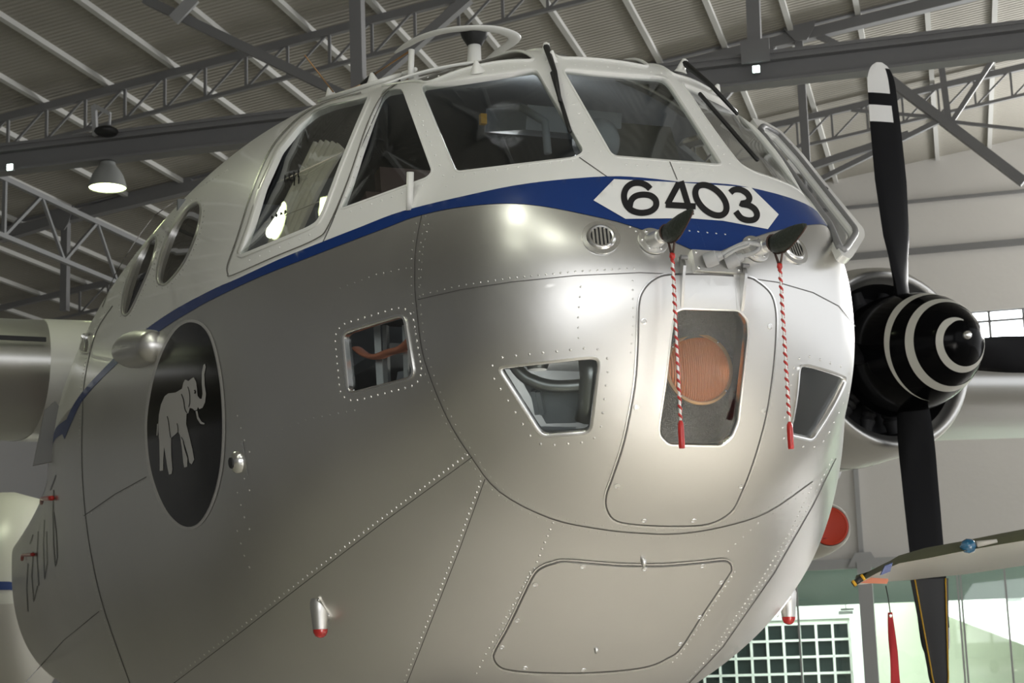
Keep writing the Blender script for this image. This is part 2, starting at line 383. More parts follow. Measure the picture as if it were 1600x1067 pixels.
# ------------------------------------------------------------------ THE HANGAR (setting)
PITCH = .13; Z0 = 8.526*KH
def roofz(u): return Z0+PITCH*u
US = -26.0; UE = 16.0; VF = -14.0; VB = 30*KH
def q4(name, pts, m, parent=None, th=None):
    P = np.asarray(pts, float)
    if th is None: return mk(name, P, [(0, 1, 2, 3)], m, parent)
    n = np.cross(P[1]-P[0], P[2]-P[0]); n /= np.linalg.norm(n); V = np.vstack([P, P-n*th])
    return mk(name, V, [(0, 1, 2, 3), (7, 6, 5, 4), (0, 4, 5, 1), (1, 5, 6, 2), (2, 6, 7, 3), (3, 7, 4, 0)], m, parent)
fl = q4('floor', [uvz(US, VF-25, -H), uvz(UE+6, VF-25, -H), uvz(UE+6, VB+26, -H), uvz(US, VB+26, -H)], 'floor', th=.1); tag(fl, 'pale beige polished hangar floor', kind='structure')
ceil = q4('ceiling', [uvz(US, VF, roofz(US)), uvz(US, VB+.3, roofz(US)), uvz(UE, VB+.3, roofz(UE)), uvz(UE, VF, roofz(UE))], 'roof', th=-.08); tag(ceil, 'pitched sheet metal hangar roof above the purlins', kind='structure')
# corrugation ribs of the roof sheet run across the purlins; every sheet lap is a shallow step
me_p = None
for k in range(-18, 34):
    u = (1.0-.912*k)*KH
    if u < US+.3 or u > UE-.3: continue
    mb = MB(); a = uvz(u, VF+.1, roofz(u)-.09); b = uvz(u, VB, roofz(u)-.09); mb.bar(a, b, .11, .17); o = mb.build('purlin', 'purlin', ceil)
sheet = MB()
v = VF+.6
while v < VB:
    if v > 12: sheet.bar(uvz(US, v, roofz(US)-.008), uvz(UE, v, roofz(UE)-.008), .09, .016)
    v += 1.8
so = sheet.build('roof_corrugation', 'roof', ceil); so['kind'] = 'stuff'
nt_ = MT['roof'].node_tree; tc_ = nt_.nodes.new('ShaderNodeTexCoord'); mp_ = nt_.nodes.new('ShaderNodeMapping'); mp_.inputs['Rotation'].default_value = (0, 0, -math.atan2(VD[1], VD[0])); wv_ = nt_.nodes.new('ShaderNodeTexWave'); wv_.inputs['Scale'].default_value = 2.3; bm_ = nt_.nodes.new('ShaderNodeBump'); bm_.inputs['Distance'].default_value = .05; bm_.inputs['Strength'].default_value = .5
nt_.links.new(tc_.outputs['Object'], mp_.inputs[0]); nt_.links.new(mp_.outputs[0], wv_.inputs[0]); nt_.links.new(wv_.outputs['Fac'], bm_.inputs['Height']); nt_.links.new(bm_.outputs[0], nt_.nodes['Principled BSDF'].inputs['Normal'])
# walls
def vslab(name, rects, v, m, th=.25, parent=None):
    """rectangles (u0,u1,z0,z1 or callables for sloped top) in a plane of constant v"""
    mb = MB()
    for u0, u1, z0, z1 in rects:
        za, zb = (z1(u0), z1(u1)) if callable(z1) else (z1, z1)
        P = [uvz(u0, v, z0), uvz(u1, v, z0), uvz(u1, v, zb), uvz(u0, v, za)]; Q = [np.array(p)+VD*th for p in P]
        mb.add(P+Q, [(0, 1, 2, 3), (7, 6, 5, 4), (0, 4, 5, 1), (1, 5, 6, 2), (2, 6, 7, 3), (3, 7, 4, 0)])
    return mb.build(name, m, parent)
def uz(q, v): P = at_v([q], v)[0]-CAM; return P@UD, P[2]
zg = uz((1345, 884), VB)[1]         # head of the glazed front
wu0, wz1 = uz((1508, 488), VB); wz0 = uz((1508, 610), VB)[1]
wb = tag(vslab('wall_back', [(US, UE, zg, wz0), (US, wu0, wz0, wz1), (wu0+6, UE, wz0, wz1), (US, UE, wz1, roofz), (US, -13, -H, zg)], VB, 'plaster'), 'pale plastered gable wall behind the propeller', kind='structure')
# rails and posts on the gable wall
for (y0, y1, t) in ((405, 375, .17), (326, 298, .08)):
    a = uz((1330, y0), VB); b = uz((1600, y1), VB); z = (a[1]+b[1])/2
    MB().bar(uvz(-24, VB-.06, z), uvz(UE, VB-.06, z), .1, t).build('wall_rail', 'steel', wb)
MB().bar(uvz(US, VB-.1, zg+.06), uvz(UE, VB-.1, zg+.06), .2, .26).build('window_head_beam', 'steel_light', wb)
pu = uz((1356, 960), VB)[0]
for i, du in enumerate((0, -7.2, 7.2, 14.4)):
    MB().bar(uvz(pu+du, VB-.16, -H), uvz(pu+du, VB-.16, zg+.1), .36, .3, VD).build('wall_post', 'steel_light', wb)
    MB().bar(uvz(pu+du-.05, VB-.08, zg+.1), uvz(pu+du-.05, VB-.08, uz((1340, 770), VB)[1]+1.6), .12, .1, VD).build('wall_post', 'steel_light', wb)
    hz = zg+.06
    mk('gusset_plate', [uvz(pu+du+sx*.42, VB-.28, hz-.1) for sx in (-1, 1)]+[uvz(pu+du+sx*.2, VB-.28, hz+.28) for sx in (1, -1)]+[uvz(pu+du+sx*.42, VB-.24, hz-.1) for sx in (-1, 1)]+[uvz(pu+du+sx*.2, VB-.24, hz+.28) for sx in (1, -1)], [(0, 1, 2, 3), (7, 6, 5, 4), (0, 4, 5, 1), (1, 5, 6, 2), (2, 6, 7, 3), (3, 7, 4, 0)], 'steel_light', wb)
# high daylit window strip
w1 = vslab('window_1', [(wu0, wu0+6, wz0, wz1)], VB+.2, 'winglow', .03); tag(w1, 'bright daylit window strip high in the gable wall', kind='structure')
mbx = []
for x in (1508, 1546, 1600): mbx.append(uz((x, 500), VB)[0])
for x in mbx+[mbx[-1]+1.0, mbx[-1]+2.0, mbx[-1]+3]: MB().bar(uvz(x, VB+.08, wz0), uvz(x, VB+.08, wz1), .07, .07, VD).build('mullion', 'steel', w1)
for zz in (wz1, uz((1546, 501), VB)[1], wz0): MB().bar(uvz(wu0, VB+.08, zz), uvz(wu0+6, VB+.08, zz), .07, .06).build('transom', 'steel', w1)
# glazed front towards the annex
w2 = vslab('window_2', [(-13, UE, -H, zg)], VB+.05, 'annexglass', .02); tag(w2, 'tall glass front under the gable wall, looking into the annex', kind='structure')
for x in (1247, 1500, 1505, 1575): 
    uu = uz((x, 960), VB)[0]; MB().bar(uvz(uu, VB+.03, -H), uvz(uu, VB+.03, zg), .05, .06, VD).build('mullion', 'steel_light', w2)
# annex behind the glass
VA = VB+18
an = vslab('wall_annex', [(-16, UE+4, -H, 5.5)], VA, 'green_wall', .2); tag(an, 'pale green annex wall seen through the glass', kind='structure')
az = uz((1300, 905), VA)[1]
sl = uz((1270, 945), VA-.2)
g0 = uz((1130, 1067), VA-.3); g1 = uz((1326, 972), VA-.3)
wtop = vslab('wall_annex_upper', [(-16, g1[0]+.1, g1[1]+.15, g1[1]+1.5)], VA-.05, 'white_wall', .05); tag(wtop, 'white upper annex wall above the gridded window', kind='structure')
w3 = vslab('window_3', [(g0[0]-3, g1[0], -H, g1[1])], VA-.25, 'annex_dark', .05); tag(w3, 'white gridded window with dark panes in the annex', kind='structure')
st = (g1[0]-uz((1300, 972), VA-.3)[0])
for k in range(0, 22): MB().bar(uvz(g1[0]-k*st, VA-.32, -H), uvz(g1[0]-k*st, VA-.32, g1[1]+.05), .085, .08, VD).build('grid_bar', 'white_wall', w3)
for k in range(0, 9): MB().bar(uvz(g0[0]-3, VA-.32, g1[1]-k*st), uvz(g1[0]+.05, VA-.32, g1[1]-k*st), .08, .085).build('grid_bar', 'white_wall', w3)
cpa = uz((1330, 1000), VA-1.2); 
cl_ = vslab('column_annex', [(cpa[0], cpa[0]+.45, -H, 4.5)], VA-1.2, 'white_wall', .5); tag(cl_, 'white annex column beside the gridded window', kind='structure')
# sloping white soffit of the annex stair
c0 = uz((1480, 962), VA-3); c1 = uz((1600, 1012), VA-3); c2 = uz((1600, 900), VA-3)
mk_s = MB(); P = [uvz(c0[0]-1.5, VA-3, c2[1]+.1), uvz(c0[0], VA-3, c0[1]), uvz(c1[0]+3, VA-3, c1[1]-1.2), uvz(c1[0]+3, VA-3, c2[1]+1)]; Q = [p+VD*2.5 for p in P]
so = mk_s.add(P+Q, [(0, 1, 2, 3), (7, 6, 5, 4), (0, 4, 5, 1), (1, 5, 6, 2), (2, 6, 7, 3), (3, 7, 4, 0)]).build('wall_annex_stair', 'white_wall'); tag(so, 'white sloping stair soffit in the annex', kind='structure')
# header of the annex opening: grey-green band
hd = vslab('trim_1', [(-16, UE, uz((1300, 945), VB+3)[1], zg+.6)], VB+3, 'band', .3); tag(hd, 'grey green bulkhead band behind the glass front', kind='structure')
ac = mk('ceiling_annex', [uvz(-16, VB+.3, 5.4), uvz(UE+4, VB+.3, 5.4), uvz(UE+4, VA, 5.4), uvz(-16, VA, 5.4)], [(0, 1, 2, 3)], 'white_wall'); tag(ac, 'white annex ceiling above the stair', kind='structure')
# side walls and the closed half of the front
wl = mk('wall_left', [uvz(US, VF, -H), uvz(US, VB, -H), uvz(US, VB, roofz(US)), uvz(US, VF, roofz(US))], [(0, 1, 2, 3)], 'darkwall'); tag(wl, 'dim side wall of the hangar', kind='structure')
wr = mk('wall_right', [uvz(UE, VF, 9.8), uvz(UE, VB, 9.8), uvz(UE, VB, roofz(UE)), uvz(UE, VF, roofz(UE)), uvz(UE, 41, -H), uvz(UE, VB, -H), uvz(UE, VB, 9.8), uvz(UE, 41, 9.8)], [(3, 2, 1, 0), (7, 6, 5, 4)], 'plaster'); tag(wr, 'pale wall over the long open door side of the hangar', kind='structure')
wf = vslab('wall_front', [(US, -1, -H, roofz), (11, UE, -H, roofz), (-1, 11, 6.6, roofz)], VF-.3, 'frontwall'); tag(wf, 'grey hangar front wall beside the open door', kind='structure')

# ------------------------------------------------------------------ roof steelwork
def member(par, name, p0, p1, v, w, m='steel', dep=None):
    a, b = at_v([p0, p1], v); return MB().bar(a, b, dep or w, w*1.0, np.cross(b-a, VD)).build(name, m, par)
def lattice_across(v, dz, label, bay, u0, u1, cw=.11, ww=.05):
    t = empty('roof_truss', uvz((u0+u1)/2, v, roofz((u0+u1)/2)-1)); tag(t, label, kind='structure')
    zt = lambda u: roofz(u)-.28; zb = lambda u: roofz(u)-.28-dz
    MB().bar(uvz(u0, v, zt(u0)), uvz(u1, v, zt(u1)), cw, cw*1.3).build('top_chord', 'steel', t)
    MB().bar(uvz(u0, v, zb(u0)), uvz(u1, v, zb(u1)), cw*.7, cw*.6).build('bottom_chord', 'steel', t)
    u = u0; k = 0
    while u < u1-bay:
        if -22 < u < 10:
            MB().bar(uvz(u, v, zb(u)), uvz(u, v, zt(u)), ww, ww, VD).build('web_post', 'steel', t)
            a, b = (u, u+bay) if k % 2 == 0 else (u, u+bay)
            MB().bar(uvz(a, v, zb(a)), uvz(b, v, zt(b)), ww*.8, ww*.8, VD).build('web_brace', 'steel', t)
        u += bay; k += 1
    return t
lattice_across(18*KH, .66, 'light lattice roof truss nearest the camera, above the crane beam', .82, US, UE)
lattice_across(25.6*KH, .66, 'light lattice roof truss near the gable wall', .82, US, UE)
# main truss with gussets
V2 = 22*KH
t2 = empty('main_truss', uvz(0, V2, 8)); tag(t2, 'heavy grey main roof truss with gusset plates behind the upper propeller blade', kind='structure')
MB().bar(uvz(US, V2, roofz(US)-.3), uvz(UE, V2, roofz(UE)-.3), .22, .22).build('top_chord', 'steel', t2)
MB().bar(uvz(US, V2+.0, roofz(US)-.06), uvz(UE, V2, roofz(UE)-.06), .14, .1).build('top_chord_packer', 'steel', t2)
def gusset(par, c, v, s):
    a = at_v([c], v)[0]; P = [a+UD*x*s+np.array([0, 0, 1])*z*s for x, z in ((-1, .9), (1, 1.15), (.62, -.35), (.25, -.9), (-.3, -.9), (-.85, -.2))]; P = [p-VD*.17 for p in P]; Q = [p+VD*.03 for p in P]; n = 6
    mk('gusset_plate', P+Q, [tuple(range(n)), tuple(range(2*n-1, n-1, -1))]+[(i, n+i, n+(i+1) % n, (i+1) % n) for i in range(n)], 'steel', par)
gusset(t2, (1252, 40), V2, .42); gusset(t2, (102, 344), V2, .3)
for a, b, w in (((1247, 45), (1263, 300), .26), ((1242, 45), (1195, 85), .2), ((1250, 42), (1312, 72), .2), ((1160, 118), (1128, 158), .2),
                ((1390, 125), (1600, 285), .3), ((1470, 96), (1482, 188), .2), ((1552, 92), (1486, 192), .15), ((1262, 290), (1485, 180), .16),
                ((1485, 185), (1330, 172), .1), ((1485, 190), (1600, 203), .1), ((103, 344), (101, 486), .26),
                ((300, 282), (0, 372), .3), ((1262, 262), (1420, 210), .22)):
    member(t2, 'truss_member', a, b, V2, w*.62)
# lattice running into the hangar on the dim side
tl = empty('side_truss', at_v([(100, 340)], 30)[0]); tag(tl, 'pale lattice girder running away beside the pendant lamp', kind='structure')
A0 = at_v([(8, 280)], 27)[0]; ul = (A0-CAM)@UD; zl = (A0-CAM)[2]; zlb = (at_v([(5, 369)], 27)[0]-CAM)[2]
MB().bar(uvz(ul, 26, zl), uvz(ul, 43, zl), .1, .1).build('top_chord', 'truss_grey', tl)
MB().bar(uvz(ul, 26, zlb), uvz(ul, 43, zlb), .09, .09).build('bottom_chord', 'truss_grey', tl)
for k, vv in enumerate(np.arange(27, 42.5, 2.2)):
    MB().bar(uvz(ul, vv, zlb), uvz(ul, vv+1.3, zl), .06, .06, UD).build('web_brace', 'truss_grey', tl)
    MB().bar(uvz(ul, vv+1.3, zl), uvz(ul, vv+2.2, zlb), .06, .06, UD).build('web_brace', 'truss_grey', tl)
MB().bar(uvz(ul, 27, zlb), uvz(ul, 27, zl), .07, .07, UD).build('web_post', 'truss_grey', tl)
# crane beam and its hangers
VI = 15*KH
cb = empty('crane_beam', uvz(-4, VI, 7.8)); tag(cb, 'long grey crane beam crossing under the roof', kind='structure')
zi = (at_v([(0, 262)], VI)[0]-CAM)[2]*.5+(at_v([(1182, 108)], VI)[0]-CAM)[2]*.5
MB().ibeam(uvz(US, VI, zi), uvz(UE, VI, zi), .28, .36, .04).build('girder', 'steel', cb)
MB().bar(uvz(US, VI-.05, zi+.21), uvz(UE, VI-.05, zi+.21), .1, .05).build('rail', 'steel', cb)
MB().bar(uvz(US, VI-.1, zi+.26), uvz(UE, VI-.1, zi+.26), .04, .05).build('cable_run', 'steel', cb)
for a, b, w in (((228, 0), (540, 150), .26), ((733, -3), (580, 131), .26), ((557, -20), (561, 150), .34), ((1176, -20), (1180, 88), .34)):
    member(cb, 'hanger', a, b, VI+.02, w*.55)
for c in ((1180, 80),):
    a = at_v([c], VI-.2)[0]; MB().bar(a-UD*.2, a+UD*.2, .04, .34).build('hanger_plate', 'steel', cb)
a = at_v([(286, 18)], VI-.2)[0]; MB().bar(a-UD*.16-np.array([0, 0, .12]), a+UD*.2+np.array([0, 0, .2]), .05, .2).build('hanger_plate', 'steel_light', cb)
for (x, y), lb in (((17, 262), 'small square marker light at the far end of the crane beam'), ((1182, 109), 'small square marker light on the crane beam above the cockpit')):
    c = at_v([(x, y)], VI-.2)[0]; e = empty('marker_light', c); tag(e, lb, 'light', 'marker lights on the crane beam')
    MB().bar(c-UD*.055, c+UD*.055, .05, .11).build('housing', 'steel', e)
    MB().bar(c-UD*.045-VD*.03, c+UD*.045-VD*.03, .02, .09).build('lens', 'marker_glow', e)
# speaker on its bracket
c = at_v([(166, 205)], VI-.3)[0]; e = empty('ceiling_speaker', c); tag(e, 'black round speaker hanging from a white bracket on the crane beam', 'speaker')
MB().lathe(c-np.array([0, 0, .07]), (0, 0, 1), [(0, .06), (.02, .15), (.06, .185), (.10, .17), (.14, .09), (.15, .03)], 24).build('dome', 'rubber', e, True)
b0, b1, b2, b3 = at_v([(149, 212), (147, 165), (172, 178), (171, 195)], VI-.3)
for p, q_, w in ((b0, b1, .07), (b1, b2, .06), (b2, b3, .03)): MB().bar(p, q_, w, w, VD).build('bracket', 'steel_light', e)
# pendant lamps
def pendant(c, R, label, lit, power, hang=None, tint=(1, .99, .94)):
    e = empty('pendant_lamp', c+np.array([0, 0, 0])); tag(e, label, 'lamp', 'hangar pendant lamps')
    MB().lathe(c, (0, 0, 1), [(0, R*.99), (0, R*1.05), (.05*R, R*1.04), (.35*R, R*.96), (.7*R, R*.84), (1.0*R, R*.66), (1.2*R, R*.5), (1.32*R, R*.42), (1.45*R, R*.4), (1.46*R, 0)], 40, caps=(False, False)).build('shade', 'shade', e, 40)
    MB().lathe(c, (0, 0, 1), [(.015, R*.985), (.06*R, R*.96), (.12*R, R*.7), (.14*R, 0)], 40, caps=(False, False)).build('diffuser', 'lamp_glow', e, True)
    top = c+np.array([0, 0, 1.45*R]); rz = roofz((c-CAM)@UD) if hang is None else hang
    MB().tube([top, np.array([c[0], c[1], rz])], .018, 8).build('suspension_rod', 'steel', e, True)
    l = bpy.data.lights.new('pendant_bulb', 'SPOT'); l.energy = power; l.color = tint; l.shadow_soft_size = R*.6; l.spot_size = 2.4; l.spot_blend = .6
    lo = bpy.data.objects.new('pendant_bulb', l); col.objects.link(lo); lo.location = Vector(c)+Vector((0, 0, H-.05))
    return e
pendant(at_v([(168, 294)], VI)[0], .285, 'lit grey pendant lamp hanging below the crane beam', 1, 180, zi-.17, (.93, 1, .72))
for u_, v_ in ((-1.0, 1.0), (-3.4, 3.4), (-4.6, -.5)): pendant(uvz(u_, v_, 7.2), .34, 'unseen pendant lamp added over the camera to brighten the upper nose', 1, 75)  # added lamps, never in view, that lift the upper nose

# ================================================================== THE AIRPLANE
plane = empty('airplane', (0, 5, -H)); tag(plane, 'silver and white twin-engine transport airplane with blue stripe, nose towards the camera', 'airplane')
W_ = {   # window outlines along the sight lines
 'centre': rnd([(879, 107), (1036, 120), (1047, 129), (1130, 257), (957, 243)], 9),
 'wind': rnd([(657, 134), (838, 107), (913, 236), (900, 245), (712, 268)], 9),
 'quarter': rnd([(604, 142), (628, 138), (675, 268), (667, 277), (532, 326), (546, 288), (563, 234), (582, 180), (594, 152)], 6),
 'side': rnd([(374, 400), (391, 353), (410, 291), (436, 234), (467, 196), (493, 175), (520, 164), (577, 150), (557, 196), (531, 259), (505, 330), (496, 347), (481, 356)], 7),
 'chin': rnd([(776, 573), (925, 557), (938, 562), (924, 676), (846, 683)], 14),
 'cabin': rnd([(534, 519), (632, 490), (648, 590), (543, 617)], 14),
 'lamp': rnd([(1053, 488), (1066, 482), (1154, 485), (1167, 500), (1169, 521), (1162, 583), (1153, 660), (1143, 684), (1126, 697), (1044, 695), (1030, 681), (1029, 667), (1039, 600), (1047, 532)], 7),
 'oval': smooth_loop([(310, 317), (313, 332), (306, 366), (288, 408), (264, 439), (252, 444), (246, 434), (250, 405), (264, 366), (285, 333), (300, 319)], 4),
 'oval2': smooth_loop([(243, 370), (243.5, 382), (234, 417), (216, 459), (202, 487), (194, 492), (191, 482), (196, 450), (210, 411), (228, 381), (238, 371)], 4),
 'tiny': rnd([(131, 524), (144, 521), (139, 551), (127, 549)], 3, 3),
}
MIRRORED = ('wind', 'quarter', 'side', 'chin', 'cabin')
def topz(X, Y):
    w, zt, zb, zc, nu, nl = section(np.asarray(Y, float)); return zc+(zt-zc)*(1-np.minimum(np.abs(X)/w, .999)**nu)**(1/nu)
def roofloop(c):
    L = rnd(np.asarray(c)*100, 5, 5)/100; return np.c_[L, topz(L[:, 0], L[:, 1])]
ROOFW = [roofloop([(-.235, .93), (.235, .93), (.26, 1.5), (-.26, 1.5)]), roofloop([(-.80, 1.14), (-.62, 1.05), (-.345, .925), (-.36, 1.6), (-.85, 1.75)])]; ROOFW.append(ROOFW[1]*MIR)
# --- skin shell
cols = 384
def shell(rows_p, Ys, cols, inset):
    O = np.array([0, 1.5, 1.34]); ph = np.linspace(0, 2*np.pi, cols, endpoint=False); rows = []
    def solve(o, D):
        a = np.zeros(len(D)); b = np.full(len(D), 4.0)
        for _ in range(40):
            m = (a+b)/2; ins = g(o+D*m[:, None]) < 0; a = np.where(ins, m, a); b = np.where(ins, b, m)
        return o+D*a[:, None]
    for t in np.linspace(0, np.pi/2, rows_p+1)[1:]:
        rows.append(solve(O, np.stack([np.sin(t)*np.cos(ph), np.full(cols, -np.cos(t)), np.sin(t)*np.sin(ph)], 1)))
    for Y in Ys:
        zc = float(section(np.array(Y))[3]); rows.append(solve(np.array([0, Y, min(zc, 1.34)]), np.stack([np.cos(ph), np.zeros(cols), np.sin(ph)], 1)))
    tip = solve(O, np.array([[0., -1, 0]]))
    V = np.vstack([tip]+rows)
    if inset: V = V-normal(V)*inset
    n = len(rows); V = np.vstack([V, [[0, V[-1][1], 1.0]]]); Fc = [(0, 1+(k+1) % cols, 1+k) for k in range(cols)]
    for i in range(n-1):
        for k in range(cols): Fc.append((1+i*cols+k, 1+i*cols+(k+1) % cols, 1+(i+1)*cols+(k+1) % cols, 1+(i+1)*cols+k))
    e = len(V)-1; Fc += [(1+(n-1)*cols+k, 1+(n-1)*cols+(k+1) % cols, e) for k in range(cols)]
    return V, Fc
Ys = list(np.arange(1.5, 6.0, .045))[1:]+list(np.arange(6.0, 16.4, .12))
Vo, Fo = shell(96, Ys, cols, 0)
Vi, Fi = shell(44, list(np.arange(1.5, 16.3, .25))[1:], 128, .028)
def rawmesh(name, V, Fc):
    me = bpy.data.meshes.new(name); me.from_pydata(np.asarray(V).tolist(), [], Fc); me.update(); o = bpy.data.objects.new(name, me); col.objects.link(o); return o
def fixnormals(o, flip=False):
    bm = bmesh.new(); bm.from_mesh(o.data); bmesh.ops.recalc_face_normals(bm, faces=bm.faces[:])
    if flip: bmesh.ops.reverse_faces(bm, faces=bm.faces[:])
    bm.to_mesh(o.data); bm.free()
so = rawmesh('skin_outer', Vo, Fo); fixnormals(so)
si = rawmesh('skin_inner', Vi, Fi); fixnormals(si)
cut = MB()
def cutter(P):
    N = normal(P).mean(0); N /= np.linalg.norm(N); n = len(P)
    cut.add(np.vstack([P+N*.09, P-N*.075]), [tuple(range(n)), tuple(range(2*n-1, n-1, -1))]+[(i, i+n, (i+1) % n+n, (i+1) % n) for i in range(n)])
for k, L in W_.items():
    P = onbody(L); cutter(P)
    if k in MIRRORED: cutter(P*MIR)
co = rawmesh('cutter', cut.V, cut.F); fixnormals(co); cut = MB()
for P in ROOFW: cutter(P)
co2 = rawmesh('cutter', cut.V, cut.F); fixnormals(co2)
def boolean(a, b, op='DIFFERENCE', solver='MANIFOLD'):
    md = a.modifiers.new('b', 'BOOLEAN'); md.object = b; md.operation = op; md.solver = solver
    dg = bpy.context.evaluated_depsgraph_get(); me = bpy.data.meshes.new_from_object(a.evaluated_get(dg)); a.modifiers.clear(); old = a.data; a.data = me; bpy.data.meshes.remove(old)
boolean(so, si); boolean(so, co); boolean(so, co2)
me = so.data; nv = len(me.vertices); V = np.empty(nv*3); me.vertices.foreach_get('co', V); V = V.reshape(-1, 3)
me.calc_loop_triangles(); T = np.empty(len(me.loop_triangles)*3, np.int32); me.loop_triangles.foreach_get('vertices', T); T = T.reshape(-1, 3)
for o in (so, si, co, co2): d = o.data; bpy.data.objects.remove(o); bpy.data.meshes.remove(d)
e1 = V[T[:, 1]]-V[T[:, 0]]; e2 = V[T[:, 2]]-V[T[:, 0]]; FN = np.cross(e1, e2); FA = np.linalg.norm(FN, axis=1); FN /= np.maximum(FA, 1e-12)[:, None]
C = V[T].mean(1); GN = normal(V)
outer = ((FN*normal(C)).sum(1) > .5) & (g(C) > -.012); inner = (FN*normal(C)).sum(1) < -.5
mid_px = [(1090, 345), (1000, 322), (930, 305), (867, 303), (800, 305), (732, 314), (665, 329), (600, 348), (540, 372), (472, 398), (405, 426), (337, 457), (280, 491), (240, 516), (185, 558), (135, 611), (110, 645)]
MP = onbody(mid_px); ms = np.argsort(MP[:, 1]); ZMY, ZMZ = MP[ms, 1], MP[ms, 2]
def zmid(Y): return np.interp(Y, ZMY, ZMZ, right=1.74)
white = C[:, 2] > zmid(C[:, 1])
zd = np.interp(C[:, 1], [.58, 1.055, 1.653, 4.1, 6, 13], [.785, .555, .314, -.09, -.3, -.3])
pid = np.where(~outer, 9, np.where(C[:, 1] < .6, np.where(white, 0, np.where(C[:, 2] > 1.445, 1, 2)), np.where(C[:, 1] < 5.4, np.where(white, 3, np.where(C[:, 2] > zd, np.where(C[:, 0] < 0, 4, 5), 6)), np.where(white, 7, 8))))
PN = {0: 'windscreen_frame', 1: 'nose_skin', 2: 'nose_lower_skin', 3: 'upper_skin', 4: 'side_skin', 5: 'side_skin', 6: 'belly_skin', 7: 'rear_upper_skin', 8: 'rear_skin', 9: 'inner_lining'}
for k, nm in PN.items():
    t = T[pid == k]
    if not len(t): continue
    idx, inv = np.unique(t, return_inverse=True); tt = inv.reshape(-1, 3); o = mk(nm, V[idx], tt.tolist(), 'white' if k in (0, 3, 7) else 'alu' if k != 9 else 'interior', plane, True)
    if k != 9:
        ln = GN[idx][tt.ravel()]; o.data.normals_split_custom_set(ln.tolist())
    else:
        fn = FN[pid == 9]; gn = -GN[idx][tt.ravel()]; fr = np.repeat(fn, 3, 0); ok = (gn*fr).sum(1) > .8; o.data.normals_split_custom_set(np.where(ok[:, None], gn, fr).tolist())

# --- paint on the skin: stripe, number panel, emblem
up = [(1058, 281), (1003, 278), (948.5, 276), (867.5, 282), (800, 291), (732.5, 305), (665, 320.6), (614, 335), (563, 355), (499, 380), (435, 406), (368, 437), (337.5, 450), (280, 480), (229, 514), (185, 553), (135, 605), (111, 640), (97, 676)]
lo = [(1104, 398), (1085, 392), (1050, 377), (1000, 358), (962, 346), (918, 336), (867.5, 325.7), (817, 319), (766, 319), (699, 327), (645, 340), (611, 353), (540, 380), (486, 401), (405, 433), (337.5, 465), (304, 483), (253, 515), (185, 567), (135, 618), (118, 647), (101, 686)]
_yy = np.linspace(-.01, .5, 800); _zz = section(_yy)[1]; _zc = np.linspace(1.545, 1.905, 14); _yc = np.interp(_zc, _zz, _yy)
def px(P): d = np.asarray(P, float)-CAM; return np.stack([800+F*(d@_r)/(d@_w), 533.5-F*(d@_u)/(d@_w)], -1)
cen = px(np.stack([0*_zc, _yc, _zc], 1))[::-1]; up[0] = tuple(cen[0]); lo[0] = tuple(cen[-1])
lo = smooth_loop(lo, 3, False); upc = smooth_loop(up, 3, False)
L3u = onbody(upc); L3l = onbody(lo)
stripe = np.vstack([dens(upc, 8, False), dens(lo[::-1], 8, False), dens(np.array(cen)[::-1], 8, False)[1:-1]])
sp = patch('blue_stripe', [stripe], .0022, 'blue', plane, 9)
# the far half is the mirror image; keep the seam on the centre plane
me = sp.data.copy(); so = bpy.data.objects.new('blue_stripe', me); col.objects.link(so); setpar(so, plane)
for v in me.vertices: v.co.x = -v.co.x+(0.0)
me.flip_normals()
# stripe continues aft out of sight
aft = []
for Y in np.arange(float(L3l[-1][1])-.1, 16.2, .15):
    w, zt, zb, zc, nu, nl = [float(a) for a in section(np.array(Y))]
    z0 = float(np.interp(Y, [5.5, 7, 13], [L3l[-1][2], 1.66, 1.64])); aft.append([(Y, z) for z in (z0, z0+.045, z0+.09)])
for sgn in (-1, 1):
    V_ = []; F_ = []
    for r in aft:
        for Y, z in r:
            w, zt, zb, zc, nu, nl = [float(a) for a in section(np.array(Y))]
            x = w*(1-min(.999, max(z-zc, 0)/(zt-zc))**nu)**(1/nu); P = np.array([[sgn*x, Y, z]]); V_.append((P+normal(P)*.0022)[0])
    for i in range(len(aft)-1):
        for k in range(2): F_.append((i*3+k, i*3+k+1, i*3+k+4, i*3+k+3))
    mk('blue_stripe', V_, orient(V_, F_), 'blue', plane, True)
npan = patch('number_panel', [dens([(927, 314), (959, 281), (1060, 286), (1173, 294), (1216, 336), (1199, 359), (1129, 346), (1075, 342), (977, 343)], 8)], .0042, 'print_white', plane, 9)
def z4(pts): return [(860+x/3.2, 80+y/3.2) for x, y in pts]
def el(c, m, n, t0=0, t1=2*math.pi, k=40, closed=True): return [(c[0]+m[0]*math.cos(t)+n[0]*math.sin(t), c[1]+m[1]*math.cos(t)+n[1]*math.sin(t)) for t in np.linspace(t0, t1, k, endpoint=not closed)]
OFFN = .006
six = smooth_loop(z4([(497, 694), (478, 676), (446, 664), (408, 667), (378, 690), (366, 728), (376, 770), (404, 800), (448, 813), (496, 806), (524, 782), (524, 750), (500, 728), (462, 722), (424, 730), (402, 752), (394, 784)]), 5, False)
band('numeral', six, 9.6, OFFN, 'print_black', npan, False, 3)
f1 = z4([(640, 664), (582, 772)]); f2 = z4([(574, 773), (724, 781)]); f3 = z4([(650, 655), (702, 826)])
for q_ in (f1, f2, f3): band('numeral', q_, 9.4, OFFN+.0004*(q_ is f2), 'print_black', npan, False, 3)
band('numeral', z4(el((800, 750), (30, 76), (72, 9))), 9.6, OFFN, 'print_black', npan, True, 3)
